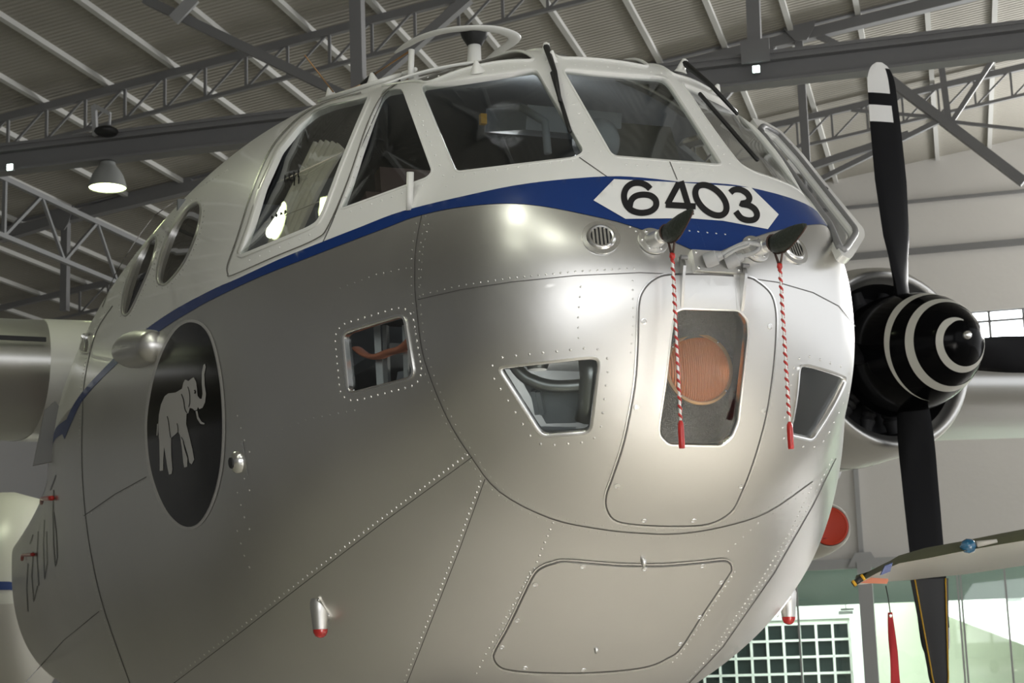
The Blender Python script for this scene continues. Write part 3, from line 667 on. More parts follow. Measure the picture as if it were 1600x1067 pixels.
three = smooth_loop(z4([(897, 712), (915, 698), (946, 697), (978, 714), (992, 740), (980, 760), (952, 768), (990, 776), (1018, 794), (1030, 822), (1018, 845), (985, 850), (950, 838), (924, 806)]), 5, False)
band('numeral', three, 9.4, OFFN, 'print_black', npan, False, 3)
def zb(pts): return np.array([(200+x/2.965, 480+y/2.965) for x, y in pts])
eo = smooth_loop(zb([(302, 57), (352, 77), (392, 133), (420, 228), (441, 350), (451, 480), (451, 620), (440, 750), (415, 862), (380, 950), (338, 1008), (290, 1030), (240, 1018), (190, 974), (150, 910), (115, 822), (92, 730), (80, 620), (80, 510), (95, 400), (120, 290), (160, 185), (208, 105), (255, 66)]), 4)
er = patch('emblem_disc', [eo], .0022, 'emblem_grey', plane, 12); er['label'] = 'black oval emblem with a grey elephant'
patch('emblem_field', [grow(eo, -4.6)], .0042, 'black', er, 12)
eleph = zb([(362, 262), (366, 276), (359, 312), (361, 360), (367, 402), (363, 440), (351, 466), (336, 472), (329, 462), (326, 475), (315, 479), (305, 470), (292, 466), (286, 490), (277, 494), (275, 540), (290, 600), (304, 658), (312, 705), (301, 727), (290, 720), (285, 690), (270, 640), (258, 618), (268, 660), (281, 700), (280, 738), (266, 742), (262, 720), (255, 650), (246, 592), (238, 576), (210, 602), (205, 606), (205, 640), (206, 690), (211, 748), (208, 771), (195, 775), (188, 742), (180, 690), (173, 648), (169, 700), (168, 756), (152, 758), (152, 700), (150, 620), (146, 575), (146, 540), (148, 500), (158, 450), (175, 412), (192, 399), (226, 395), (255, 378), (262, 350), (270, 335), (286, 342), (300, 330), (310, 325), (321, 345), (325, 375), (328, 410), (338, 424), (347, 424), (351, 400), (347, 350), (348, 300), (355, 268)])
ele = patch('elephant', [dens(eleph, 5)], .0062, 'emblem_grey', er, 8)
patch('elephant', [dens(zb([(318, 480), (327, 480), (333, 508), (346, 530), (361, 537), (358, 543), (341, 540), (326, 517)]), 3)], .0062, 'emblem_grey', er, 6)
for pth, w in (([(284, 368), (292, 400), (293, 440), (288, 462)], 1.1), ([(254, 402), (264, 430), (270, 470), (280, 490)], 1.4), ([(188, 505), (194, 530), (200, 580), (204, 604)], 1.2), ([(234, 538), (238, 560), (238, 576)], 1.1), ([(315, 383), (319, 392), (316, 400)], 2.2), ([(253, 602), (262, 616), (268, 640)], 1.2), ([(144, 540), (141, 594)], 1.6)):
    band('elephant_line', smooth_loop(zb(pth), 4, False), w, .0078, 'black' if pth[0][0] != 144 else 'emblem_grey', er, False, 3)
# narrow lettering far down the flank
for pth in ([(88, 742), (79, 766)], [(84, 765), (83, 800), (84, 850), (87, 885), (90, 870), (88, 830), (84, 800)], [(70, 812), (68, 850), (70, 905), (74, 880), (73, 830)], [(60, 830), (58, 870), (61, 915)], [(52, 835), (47, 850)], [(52, 862), (50, 900), (53, 940), (59, 915)], [(44, 880), (42, 920), (44, 955)]):
    band('flank_lettering', np.array(pth), 1.7, .003, 'print_black', plane, False, 5)
for c in ((78, 780), (47, 868)):
    pth = np.array([(c[0]+10, c[1]-2), (c[0]-7, c[1]-1), (c[0]-8, c[1]+6)]); MB().tube(skin(dens(pth, 4, False), .03), .018, 8).build('red_handle', 'red', plane, True)

# --- hatches, joints, rivets
hatch = smooth_loop([(1048, 431), (1024, 438), (1007, 455), (1000, 479), (998, 538), (993, 605), (977, 688), (959.5, 743), (949, 774), (950.5, 796), (965, 812), (1005, 818), (1060, 819.6), (1107, 816), (1139, 799), (1154, 774), (1174, 723), (1194, 652), (1205.6, 577), (1210, 518), (1209, 483), (1201, 459), (1182, 442), (1164, 435), (1110, 431)], 4)
belly = smooth_loop([(882, 878), (865, 881), (848, 887), (836, 898), (822, 925), (797, 977), (776, 1015), (773, 1027), (780, 1038), (795, 1044), (835, 1048), (905, 1049), (972, 1045), (1015, 1038), (1042, 1026), (1062, 1011), (1097, 957), (1135, 900), (1141, 888), (1137, 879), (1126, 877), (1097, 880), (1035, 885), (972, 884.5), (935, 882)], 4)
h1 = patch('lamp_hatch', [hatch, grow(W_['lamp'], 1.0)], .0045, 'alu', plane, 11, .003)
h2 = patch('belly_hatch', [belly], .0045, 'alu', plane, 11, .003)
for L, pr in ((hatch, h1), (belly, h2)):
    band('hatch_gap', grow(L, 1.7), 2.6, .0012, 'seam', pr, True, 5); band('hatch_lip', grow(L, 4.0), 2.0, .0035, 'alu_bright', pr, True, 5)
seams = {
 'ring': smooth_loop([(660, 330), (650, 385), (648, 440), (652, 490), (660, 550), (680, 610), (705, 665), (735, 712), (780, 768), (860, 810), (940, 827), (1000, 833), (1060, 834), (1130, 823), (1200, 800), (1270, 752)], 4, False),
 'water': [(653, 468), (720, 452.5), (800, 440.5), (900, 430.5), (1000, 426), (1046, 428)], 'water2': [(1166, 434), (1215, 441), (1270, 457), (1310, 478), (1336, 510)],
 'diag': [(738, 714), (600, 815), (470, 915), (380, 985), (268, 1070)], 'diag2': [(758, 748), (720, 853), (680, 955), (634, 1072)],
 'frame': smooth_loop([(176, 478), (150, 520), (133, 590), (129, 650), (128, 720), (133, 800), (145, 880), (165, 960), (204, 1070)], 4, False),
 'wl2': [(229, 745), (180, 772), (131, 806)], 'wl3': [(155, 955), (100, 1000), (40, 1066)], 'fr2': smooth_loop([(272, 316), (235, 345), (185, 420), (160, 480)], 4, False),
 'right': [(1306, 716), (1270, 790), (1210, 895), (1130, 1010), (1072, 1072)], 'wind': [(1046, 252), (1058, 281)], 'wind2': [(905, 246), (948, 276)], 'l3': [(505, 378), (520, 345), (560, 240), (600, 150), (625, 124)],
}
for k, L in seams.items(): band('skin_joint', np.asarray(L, float), 1.4, .0014, 'seam', plane, False, 6)
rv = []
def rrow(L, step, closed=False, shift=0):
    L = np.asarray(L, float)
    if shift:
        T_ = np.gradient(L, axis=0); T_ /= np.linalg.norm(T_, axis=1, keepdims=True); L = L+np.stack([-T_[:, 1], T_[:, 0]], 1)*shift
    if closed: L = np.vstack([L, L[:1]])
    d = np.r_[0, np.cumsum(np.linalg.norm(np.diff(L, axis=0), axis=1))]; s = np.arange(step/2 if not closed else 0, d[-1]-.3*step, step)
    rv.append(np.stack([np.interp(s, d, L[:, 0]), np.interp(s, d, L[:, 1])], 1))
rrow([(733, 708), (600, 807), (470, 907), (380, 977), (268, 1062)], 9.2); rrow([(752, 748), (714, 853), (674, 955), (630, 1067)], 9)
rrow([(866, 812), (850, 850), (835, 888), (812, 925), (765, 1010), (738, 1064)], 11); rrow(grow(W_['chin'], 14), 21.5, True); rrow(grow(W_['cabin'], 12), 11, True)
rrow(grow(hatch, -8), 26, True); rrow(grow(W_['lamp'], 11), 23, True); rrow(grow(hatch, -24)[30:80], 20); rrow(grow(belly, -7), 15, True); rrow([(830, 890), (768, 1020)], 9)
rrow([(1150, 890), (1065, 1020), (1045, 1040)], 9); 
rrow([(1272, 752), (1235, 830), (1190, 905), (1110, 1020)], 8); rrow(seams['right'], 9, shift=5); rrow(seams['frame'], 6, shift=4); rrow([(358, 264), (300, 300), (240, 355), (190, 430)], 5.4)
rrow(grow(W_['oval'], 6), 9, True); rrow(grow(W_['oval2'], 5), 9, True); rrow([(282, 478), (230, 511), (140, 598)], 5); rrow(seams['wl2'], 5, shift=-3); rrow([(1190, 812), (1130, 868)], 16)

rrow([(1018, 740), (1010, 775), (1030, 797), (1060, 801), (1100, 797), (1130, 770), (1142, 735)], 17); rrow([(980, 350), (990, 360), (1010, 366)], 12); rrow([(1070, 360), (1150, 368)], 14)
for i, y in enumerate((700, 760, 820, 880)): rrow([(368, y-60), (385, y), (400, y+20)], 20)
# window side of the far chin pane
rrow(grow(rnd([(1253, 569), (1262, 567), (1316, 585), (1322, 597), (1280, 682), (1268, 690), (1232, 681)], 8), 11), 17, True)
q = np.vstack(rv); P = onbody(q); N = normal(P); ok = np.abs(g(P)) < 1e-3; P = P[ok]; N = N[ok]
def domes(P, N, r, h):
    n = len(P); a = np.where(np.abs(N[:, 2:3]) < .9, np.array([[0, 0, 1.]]), np.array([[1., 0, 0]])); X = np.cross(N, a); X /= np.linalg.norm(X, axis=1, keepdims=True); Yv = np.cross(N, X)
    rings = []
    for rr, hh, in ((r, 0.0), (r*.8, h*.75)):
        for k in range(6):
            t = k*math.pi/3; rings.append(P+X*rr*math.cos(t)+Yv*rr*math.sin(t)+N*(hh-.0006))
    rings.append(P+N*h); V = np.stack(rings, 1).reshape(-1, 3); Fc = []
    for i in range(n):
        b = i*13
        for k in range(6): Fc += [(b+k, b+(k+1) % 6, b+6+(k+1) % 6, b+6+k), (b+6+k, b+6+(k+1) % 6, b+12)]
    return V, Fc
V_, F_ = domes(P, N, .0062, .0036); ro = mk('rivet_rows', V_, F_, 'rivet', plane, True); ro['kind'] = 'stuff'
rv = []
rrow(seams['ring'], 14, shift=-6); rrow(seams['ring'], 14, shift=6); rrow([(655, 462), (720, 446), (800, 434), (900, 424), (1000, 419)], 11.5)
rrow([(908, 440), (903, 500), (905, 545)], 16); rrow([(988, 432), (990, 500), (985, 560)], 14); rrow([(670, 345), (660, 390), (655, 460)], 12); rrow([(640, 418), (585, 430), (520, 455)], 12); rrow([(560, 640), (480, 655), (400, 690)], 13)
q = np.vstack(rv); P = onbody(q); V_, F_ = domes(P, normal(P), .0052, .0014); ro = mk('flush_rivets', V_, F_, 'alu', plane, True); ro['kind'] = 'stuff'
# rivets of the painted windscreen frame
rv = []
for L in ([(640, 140), (662, 200), (690, 265), (700, 300)], [(645, 150), (680, 240)], [(852, 112), (890, 190), (922, 245)], [(875, 125), (945, 250)], [(700, 277), (800, 262), (900, 250)], [(970, 256), (1060, 262), (1130, 268)], [(540, 333), (600, 312), (670, 286)], [(1060, 135), (1100, 195), (1150, 270)], [(660, 122), (740, 112), (840, 100)], [(890, 100), (960, 105), (1040, 115)], [(520, 345), (545, 300), (590, 165)], [(382, 410), (440, 385), (495, 362)]): rrow(L, 17)
q = np.vstack(rv); P = onbody(q); V_, F_ = domes(P, normal(P), .0055, .003); ro = mk('frame_rivets', V_, F_, 'white', plane, True); ro['kind'] = 'stuff'
# quarter-turn screws of the hatches
for c in ((1005.6, 502), (994, 636), (964, 758), (1006, 812), (1083, 812), (1202, 510), (1192, 641), (1157, 759), (910, 884), (1007, 888), (1097, 883), (836, 912), (808, 968), (784, 1010), (1126, 909), (1092, 963), (1062, 1005), (820, 1042), (911, 1045)):
    P = onbody([c])[0]; n_ = normal(P[None])[0]; MB().lathe(P+n_*.004, n_, [(0, .013), (.0025, .012), (.003, .009), (.0012, .008), (.0012, 0)], 14).build('hatch_screw', 'alu_bright', plane, 40)
for c, s in (((1005, 874), 1), ((931, 1012), .8)):
    P = onbody([c])[0]; n_ = normal(P[None])[0]; MB().tube([P+n_*.002+np.array([0, .03, .02])*s, P+n_*.012, P+n_*.002-np.array([0, .0, .03])*s], [.004, .014*s, .008*s], 8).build('hatch_catch', 'alu', plane, True)

# --- windows: frame, pane
def window(key, frame_m, glass_m, out, inn, lift=.005, mirror=False, inset=.012, name='window_frame'):
    L = W_[key] if isinstance(key, str) else key
    f = rim(name, L, out, inn, frame_m, plane, lift, .026, mirror); pane('pane', L, inset, glass_m, f, mirror); return f
for mi_ in (False, True):
    window('wind', 'white', 'glass', 3, .5, .002, mi_); window('quarter', 'white', 'glass', 3, .5, .002, mi_)
    window('chin', 'alu_bright', 'glass', 1.5, 4.2, .007, mi_); window('cabin', 'alu_bright', 'glass', 1.5, 3.4, .006, mi_)
window('side', 'white', 'glass', 5, 1.0, .006); window('centre', 'white', 'glass', 3, .5, .002)
window('lamp', 'alu_bright', 'clear', 1.2, 2.2, .0065, inset=.006); window('oval', 'alu', 'porthole', 2.2, 1.2, .004); window('oval2', 'alu', 'porthole', 2, 1, .004); window('tiny', 'alu_bright', 'porthole', 2.2, .5, .01)
band('window_seal', smooth_loop([(358, 430), (357, 415), (372, 372), (398, 290), (425, 232), (455, 196), (485, 172), (520, 158), (565, 146)], 5, False), 2.2, .006, 'alu_bright', plane, False, 5)
band('window_seal', smooth_loop([(357, 430), (366, 430), (430, 402), (495, 374), (515, 352), (545, 282), (575, 195), (598, 150), (622, 130)], 5, False), 2.0, .006, 'alu_bright', plane, False, 5)
# the lamp whose glow is mirrored in the open-curtain side window
_P = skin(W_['side'], -.012); _c = _P.mean(0); _n = np.linalg.svd(_P-_c, full_matrices=False)[2][2]; _n = _n if _n@normal(_c[None])[0] > 0 else -_n
_q = ray(np.array([(430., 352.)]))[0]; _h = CAM+_q*(((_c-CAM)@_n)/(_q@_n)); _rf = _q-2*(_q@_n)*_n
if _rf[2] > .05: pendant(_h+_rf*((6.6-_h[2])/_rf[2]), .30, 'lit pendant lamp mirrored in the side window with the curtain', 1, 60, None, (.93, 1, .72))
for k, P in enumerate(ROOFW):
    n = len(P); Nn = normal(P); V_ = np.vstack([P+Nn*.001, P.mean(0)[None]+np.array([[0, 0, .012]])]); mk('roof_pane', V_, orient(V_, [(i, (i+1) % n, n) for i in range(n)]), 'roofglass', plane, 30)
    MB().tube(P+Nn*.002, .009, 6, True).build('roof_pane_frame', 'white', plane, True)

# --- what shows inside: cockpit and nose compartment
def slab(name, c, s, m, parent=plane, rot=0.0, smooth=False):
    mb = MB(); c = np.asarray(c, float); hx, hy, hz = np.asarray(s)/2; V_ = np.array([(x, y, z) for z in (-hz, hz) for x, y in ((-hx, -hy), (hx, -hy), (hx, hy), (-hx, hy))])
    ca, sa = math.cos(rot), math.sin(rot); V_ = np.c_[V_[:, 0], V_[:, 1]*ca-V_[:, 2]*sa, V_[:, 1]*sa+V_[:, 2]*ca]+c
    return mk(name, V_, [(0, 3, 2, 1), (4, 5, 6, 7), (0, 1, 5, 4), (1, 2, 6, 5), (2, 3, 7, 6), (3, 0, 4, 7)], m, parent)
slab('cockpit_floor', (0, 2.6, 1.30), (2.1, 3.2, .05), 'interior')
slab('cockpit_bulkhead', (0, 4.2, 1.5), (2.9, .05, 2.6), 'interior')
ip = slab('instrument_panel', (0, .86, 1.80), (1.35, .10, .32), 'int_dark', rot=.2)
slab('panel_coaming', (0, .80, 1.985), (1.45, .34, .05), 'rubber', rot=.12)
for k in range(-5, 6):
    for r in (0, 1): MB().lathe((k*.115, .925, 1.74+.12*r), (0, 1, .2), [(0, .045), (.012, .045), (.013, .038), (.008, 0)], 16).build('dial', 'int_mid', ip, 40)
for x in (-.62, .52):
    sh = slab('pilot_seat', (x, 1.75, 1.66), (.5, .48, .12), 'brown'); slab('seat_back', (x, 2.02, 1.98), (.48, .12, .62), 'brown', sh, -.15); slab('headrest', (x, 2.1, 2.36), (.30, .10, .16), 'brown', sh, -.15)
    MB().tube([(x, 1.12, 1.35), (x, 1.15, 1.8), (x, 1.12, 1.92)], .03, 10).build('control_column', 'int_mid', plane, True)
    an_ = np.linspace(-.6, math.pi+.6, 18); MB().tube([(x+.17*math.cos(t), 1.07, 1.99-.12*math.sin(t)) for t in an_], .016, 8).build('control_wheel', 'int_dark', plane, True)
ov = slab('overhead_console', (0, 1.6, 2.60), (.5, .6, .12), 'int_mid', rot=.28)
slab('overhead_box', (.32, 1.42, 2.36), (.42, .30, .26), 'duct', rot=-.4); MB().lathe((.02, 1.2, 2.38), (.2, -1, -.3), [(0, .02), (.01, .10), (.1, .115), (.16, .07), (.18, 0)], 20).build('cockpit_fan', 'int_mid', plane, True)
MB().tube([(-.28, 1.3, 2.56), (-.2, 1.2, 2.46), (-.2, 1.18, 2.3)], .02, 8).build('lamp_arm', 'int_mid', plane, True)
slab('warning_box', (-.46, 1.35, 2.50), (.03, .03, .05), 'yellow')
MB().tube([(-1.0, 2.4, 2.1), (-.6, 2.55, 2.12), (-.1, 2.6, 2.1), (.4, 2.6, 2.1)], .13, 16).build('heating_duct', 'duct', plane, True)
MB().tube([(-.95, 2.2, 1.62), (-.9, 2.25, 1.95)], .07, 14).build('canister', 'int_mid', plane, True)
MB().lathe((-.95, 2.2, 1.56), (0, 0, 1), [(0, .04), (.06, .05)], 12).build('canister_cap', 'red', plane, True)
for k in range(14):
    x = -1.05+k*.16; MB().lathe((x, 3.2, 2.28+.02*math.sin(k)), (0, -1, 0), [(0, .02), (.03, .015), (.03, 0)], 8).build('ceiling_switch', 'yellow' if k % 4 == 1 else 'int_dark', plane, True)
MB().bar((-1.3, 3.24, 2.28), (1.3, 3.24, 2.28), .04, .14).build('switch_rail', 'interior', plane)
# sun curtain gathered behind the side window, on two wires with clips
cu = []
ctop = np.array([(468, 204), (478, 200), (488, 198), (498, 199), (508, 201), (516, 207)]); cbot = np.array([(382, 396), (392, 391), (402, 388), (414, 381), (426, 375), (436, 371)])
rows_ = []
for i in range(16):
    t = i/15; base = ctop*(1-t)+cbot*t+np.array([math.sin(t*3.1)*-6, 0]); rows_.append(dens(base, 3.2, False)[:16] if False else np.stack([np.interp(np.linspace(0, 5, 31), range(6), base[:, k]) for k in (0, 1)], 1))
Vc = []
for i, r in enumerate(rows_):
    P = skin(r, 0); N_ = normal(P); Vc.append(P-N_*(.10+.018*np.sin(np.arange(31)*1.15+i*.12))[:, None])
Vc = np.vstack(Vc); Fc_ = [(i*31+k, i*31+k+1, (i+1)*31+k+1, (i+1)*31+k) for i in range(15) for k in range(30)]
cu_o = mk('sun_curtain', Vc, Fc_, 'canvas', plane, True); md = cu_o.modifiers.new('s', 'SOLIDIFY'); md.thickness = .004
for i0, (a, b) in enumerate((((418, 274), (545, 214)), ((396, 340), (520, 290)))):
    P = skin(dens([a, b], 12, False), -.06); MB().tube(P, .003, 6).build('curtain_wire', 'canvas', cu_o, True)
    for k in range(4):
        c = np.array([(a[0]+14+k*7, a[1]-5-k*3.0)]); cc = skin(c, -.055)[0]; t_ = np.linspace(.5, 5.8, 10); MB().tube([cc+np.array([.3, .7, 0])*.018*math.cos(x)+np.array([0, 0, 1])*.018*math.sin(x) for x in t_]+[cc+np.array([0, 0, -.05])], .0035, 6).build('curtain_clip', 'rubber', cu_o, True)
# nose compartment behind the chin panes
slab('nose_bulkhead', (0, 1.3, .9), (1.7, .04, .75), 'int_mid'); slab('nose_shelf', (-.45, .95, .90), (.7, .5, .03), 'int_mid'); slab('nose_shelf', (.45, .95, .90), (.7, .5, .03), 'int_mid')
MB().tube(skin(smooth_loop([(781, 566), (790, 583), (808, 600), (835, 612), (868, 616), (910, 613)], 5, False), -.13), .026, 12).build('nose_pipe', 'duct', plane, True)
MB().tube(skin([(924, 566), (926, 600), (922, 640), (915, 672)], -.10), .045, 14).build('nose_pipe', 'duct', plane, True)
P = skin([(815, 596)], -.24)[0]; MB().lathe(P, (0, 0, 1), [(0, .04), (.02, .05), (.09, .05), (.11, .055), (.12, .055)], 18).build('nose_canister', 'duct', plane, 40)
lp = np.array([(770, 572), (785, 590), (812, 610), (850, 622), (912, 626), (935, 690), (840, 694)]); Pp = skin(dens(lp, 8), -.18); n = len(Pp); mk('nose_lining_panel', np.vstack([Pp, Pp.mean(0)[None]]), [(i, (i+1) % n, n) for i in range(n)], 'int_mid', plane, True)
for x in (818, 828): P2 = skin([(x, 628), (x+8, 672)], -.165); MB().bar(P2[0], P2[1], .02, .03).build('nose_rib', 'int_mid', plane)
for y_ in (.86, .94): slab('nose_rib', (-.55, y_, .92), (.05, .025, .26), 'int_mid')
slab('nose_side_panel', (-.50, .86, .82), (.5, .02, .26), 'int_mid'); slab('nose_side_panel', (.50, .86, .86), (.5, .02, .36), 'int_mid')
MB().tube(smooth_loop([(.42, .45, 1.12), (.5, .5, 1.0), (.66, .62, .95), (.8, .8, 1.0)], 4, False), .02, 10).build('nose_pipe', 'canvas', plane, True)
# crew bench with webbing behind the cabin window
for x0, x1, m_ in ((549, 556, 'duct'), (562, 566, 'interior'), (592, 597, 'duct')):
    P2 = skin([(x0, 500), (x1, 622)], -.16); MB().bar(P2[0], P2[1], .02, .03).build('crew_frame', m_, plane)
Pw = skin(smooth_loop([(530, 540), (545, 551), (562, 553), (580, 546), (600, 540), (618, 524), (640, 514), (655, 512)], 4, False), -.11); MB().tube(Pw, .035, 8, flat=.35).build('seat_webbing', 'salmon', plane, True)
Pw = skin(dens([(604, 620), (603, 585), (607, 552), (622, 528), (650, 516), (660, 560), (655, 620)], 8), -.23); n = len(Pw); mk('crew_seat', np.vstack([Pw, Pw.mean(0)[None]]), [(i, (i+1) % n, n) for i in range(n)], 'int_mid', plane, True)
Pw = skin(dens([(566, 575), (600, 570), (604, 622), (560, 622)], 8), -.22); n = len(Pw); mk('crew_panel', np.vstack([Pw, Pw.mean(0)[None]]), [(i, (i+1) % n, n) for i in range(n)], 'int_mid', plane, True)
P = skin([(638, 588)], -.14)[0]; MB().lathe(P, (0, 0, 1), [(0, .035), (.02, .04), (.09, .038), (.10, .0)], 14).build('thermos', 'duct', plane, 40)
slab('cabin_bulkhead', (-.1, 1.9, .85), (1.7, .04, .7), 'interior')
cl_l = bpy.data.lights.new('cabin_fill', 'POINT'); cl_l.energy = 3; cl_l.shadow_soft_size = .1; cl_l.color = (1, .93, .82); clo = bpy.data.objects.new('cabin_fill', cl_l); col.objects.link(clo); clo.location = (-.35, .95, 1.18+H)  # unseen fill light added to brighten the space behind the cabin window
cl2 = bpy.data.lights.new('cockpit_fill', 'POINT'); cl2.energy = 7; cl2.shadow_soft_size = .12; cl2.color = (.95, .97, 1); clo = bpy.data.objects.new('cockpit_fill', cl2); col.objects.link(clo); clo.location = (-.1, 2.0, 2.72+H)  # second added fill, lifts the cockpit interior; not a fitted lamp

# --- landing lamp behind its window
LW = onbody(W_['lamp']); lc = LW.mean(0); ln_ = normal(lc[None])[0]
L_out = onbody(grow(W_['lamp'], 5))
bk = L_out-ln_*.13; n = len(bk); V_ = np.vstack([bk, bk.mean(0)[None]]); mk('lamp_well', V_, [(i, (i+1) % n, n) for i in range(n)], mat('lamp_well_mesh', (.085, .083, .078), .8, 0, bump=('noise', 160, .6), var=(90, .5)), plane, False)
V_ = np.vstack([L_out-ln_*.026, bk]); mk('lamp_well_side', V_, [(i, (i+1) % n, (i+1) % n+n, i+n) for i in range(n)], 'int_dark', plane, True)
c = at_y([(1091, 577)], .175)[0]; ax = np.array([-.05, -1, .02]); ax /= np.linalg.norm(ax); Rl = .136
lamp = MB().lathe(c, ax, [(-.10, .03), (-.08, .08), (-.03, Rl*1.02), (0, Rl*1.10), (.012, Rl*1.10), (.016, Rl*1.03), (.010, Rl*.99)], 48, caps=(True, False)).build('landing_lamp', 'bronze', plane, 40)
MB().lathe(c, ax, [(.008, Rl), (.018, Rl*.9), (.028, Rl*.65), (.034, Rl*.35), (.036, 0)], 48, caps=(False, False)).build('lens', 'amber', lamp, True)
for k in range(4):
    t = math.pi/4*0+k*math.pi/2+.9; x_ = np.cross(ax, (0, 0, 1.)); x_ /= np.linalg.norm(x_); y_ = np.cross(ax, x_); p_ = c+(x_*math.cos(t)+y_*math.sin(t))*Rl*1.06+ax*.012; MB().lathe(p_, ax, [(0, .006), (.004, .005), (.005, 0)], 8).build('lamp_screw', 'alu_bright', lamp, True)

# --- nose fittings
def vent(cpx, mirror=False):
    P = onbody([cpx])[0]; n_ = normal(P[None])[0]
    f = MB().lathe(P, n_, [(-.004, .078), (.003, .078), (.005, .060), (.010, .056), (.014, .050), (.012, .043), (-.02, .043)], 32, caps=(False, False)).build('air_vent', 'alu_bright', plane, 40)
    x_ = np.cross(n_, (0, 0, 1.)); x_ /= np.linalg.norm(x_); y_ = np.cross(n_, x_)
    MB().lathe(P-n_*.0, n_, [(.0025, .0435), (.0026, 0)], 24).build('vent_back', 'int_dark', f)
    for k in range(-2, 3):
        hh = math.sqrt(max(.001, .042**2-(k*.0155)**2)); MB().bar(P+x_*k*.0155-y_*hh+n_*.007, P+x_*k*.0155+y_*hh+n_*.007, .0085, .006, n_).build('louver', 'alu_bright', f)
vent((939, 371)); vent((1239, 388))
def pitot(fpx, tag_label, cord_len, tipd):
    P = onbody([fpx])[0]; n_ = normal(P[None])[0]; ax = np.array(tipd, float); ax /= np.linalg.norm(ax)
    f = MB().lathe(P, n_, [(0, .064), (.006, .063), (.008, .056), (.009, 0)], 32).build('pitot_flange', 'alu', plane, 40)
    for k in range(6):
        t = k*math.pi/3; x_ = np.cross(n_, (0, 0, 1.)); x_ /= np.linalg.norm(x_); y_ = np.cross(n_, x_); MB().lathe(P+(x_*math.cos(t)+y_*math.sin(t))*.048+n_*.008, n_, [(0, .007), (.004, .006), (.005, 0)], 10).build('flange_bolt', 'alu_bright', f, True)
    MB().lathe(P-ax*.03, ax, [(0, .042), (.05, .036), (.10, .030), (.105, .024), (.142, .023)], 20).build('pitot_tube', 'alu', f, 40)
    s0 = P+ax*.115
    e = empty('pitot_cover', s0); tag(e, tag_label, 'cover', 'pitot covers with red and white cords')
    side = np.cross(ax, (0, 0, 1.)); side /= np.linalg.norm(side); upv = np.cross(side, ax); V_ = []; prof = [(0, .030, .034, -.004), (.03, .031, .042, -.006), (.07, .027, .046, -.004), (.11, .020, .042, .004), (.15, .012, .032, .014), (.19, .006, .018, .024), (.215, .002, .005, .030)]
    for h_, wx, wz, dz in prof:
        for k in range(16): t = 2*math.pi*k/16; V_.append(s0+ax*h_+side*wx*math.cos(t)+upv*(wz*math.sin(t)+dz))
    F_ = [(i*16+k, i*16+(k+1) % 16, (i+1)*16+(k+1) % 16, (i+1)*16+k) for i in range(len(prof)-1) for k in range(16)]+[tuple(range(16))[::-1], tuple((len(prof)-1)*16+k for k in range(16))]
    mk('sleeve', V_, F_, 'leather', e, True)
    MB().tube([s0+ax*h_+upv*(dz-wz*1.0)*1.02 for h_, wx, wz, dz in prof], .0035, 6).build('stitching', 'brown', e, True)
    hk = s0+ax*.035-np.array([0, 0, .095])
    for k in (-1, 1): MB().tube([s0+ax*(.035+k*.028)-upv*.035, hk+ax*k*.006], .0045, 6).build('strap', 'brown', e, True)
    MB().tube([s0+ax*.005-upv*.03, hk], .004, 6).build('strap', 'brown', e, True); MB().tube([s0+ax*.003+upv*.035*math.cos(t)+side*.033*math.sin(t) for t in np.linspace(0, 2*math.pi, 14)[:-1]], .004, 6, True).build('strap', 'brown', e, True)
    b_ = hk-np.array([0, 0, cord_len]); n = 120; zz = np.linspace(0, 1, n)
    # twisted two-colour cord: every second wrap is red
    co_ = MB().tube([hk+(b_-hk)*t for t in np.linspace(0, 1, 24)], .0055, 8).build('cord', 'print_white', e, True)
    wr_ = MB()
    for k in range(int(cord_len/.034)):
        z0 = hk[2]-.012-k*.034
        ps = [np.array([hk[0]+.0036*math.cos(t), hk[1]+.0036*math.sin(t), z0-.013*t/math.pi]) for t in np.linspace(-.2, math.pi*2.2, 12)]; wr_.tube(ps, .0058, 6)
    w_o = wr_.build('cord_wrap', 'red', e, True); w_o['kind'] = 'stuff'
    MB().lathe(hk-np.array([0, 0, .0]), (0, 0, -1), [(-.004, .010), (.012, .012), (.022, .006), (.03, .005)], 12).build('cord_ferrule', 'red', e, True)
    MB().lathe(b_, (0, 0, -1), [(0, .006), (.012, .0115), (.03, .0125), (.10, .0125), (.108, .011)], 14).build('weight', 'red', e, 40)
pitot((1020, 377), 'dark green pitot cover with a red and white cord hanging over the lamp window', .66, (.06, -1, .05))
pitot((1180, 389), 'dark green pitot cover with a cord hanging beside the lamp hatch', .64, (.16, -1, -.02))
# connector plate with two plugs and looped conduit
P = onbody([(1117, 412)])[0]; n_ = normal(P[None])[0]; x_ = np.array([1., 0, 0]); y_ = np.cross(n_, x_); y_ /= np.linalg.norm(y_)
if y_[2] < 0: y_ = -y_
cp = MB().bar(P-x_*.105+n_*.008, P+x_*.105+n_*.008, .03, .095, y_).build('connector_plate', 'alu', plane)
ends = []
for sx in (-.055, .04):
    o_ = P+x_*sx+n_*.02-y_*.004; d_ = n_*.6+x_*.75+y_*.12; d_ /= np.linalg.norm(d_); MB().lathe(o_, d_, [(0, .030), (.012, .032), (.05, .030), (.055, .020), (.075, .016)], 18).build('plug', 'steel_light', cp, 40); ends.append((o_+d_*.07, d_))
(a, da), (b, db) = ends; MB().tube(smooth_loop([a, a+da*.05+y_*.012, a+da*.11+y_*.012, b+db*.075+y_*.02, b+db*.055, b], 6, False), .0095, 10).build('conduit', 'steel_light', cp, True); MB().tube(smooth_loop([a+da*.01-y_*.012, a+da*.06, a+da*.12+y_*.0], 6, False), .007, 8).build('conduit', 'steel_light', cp, True)
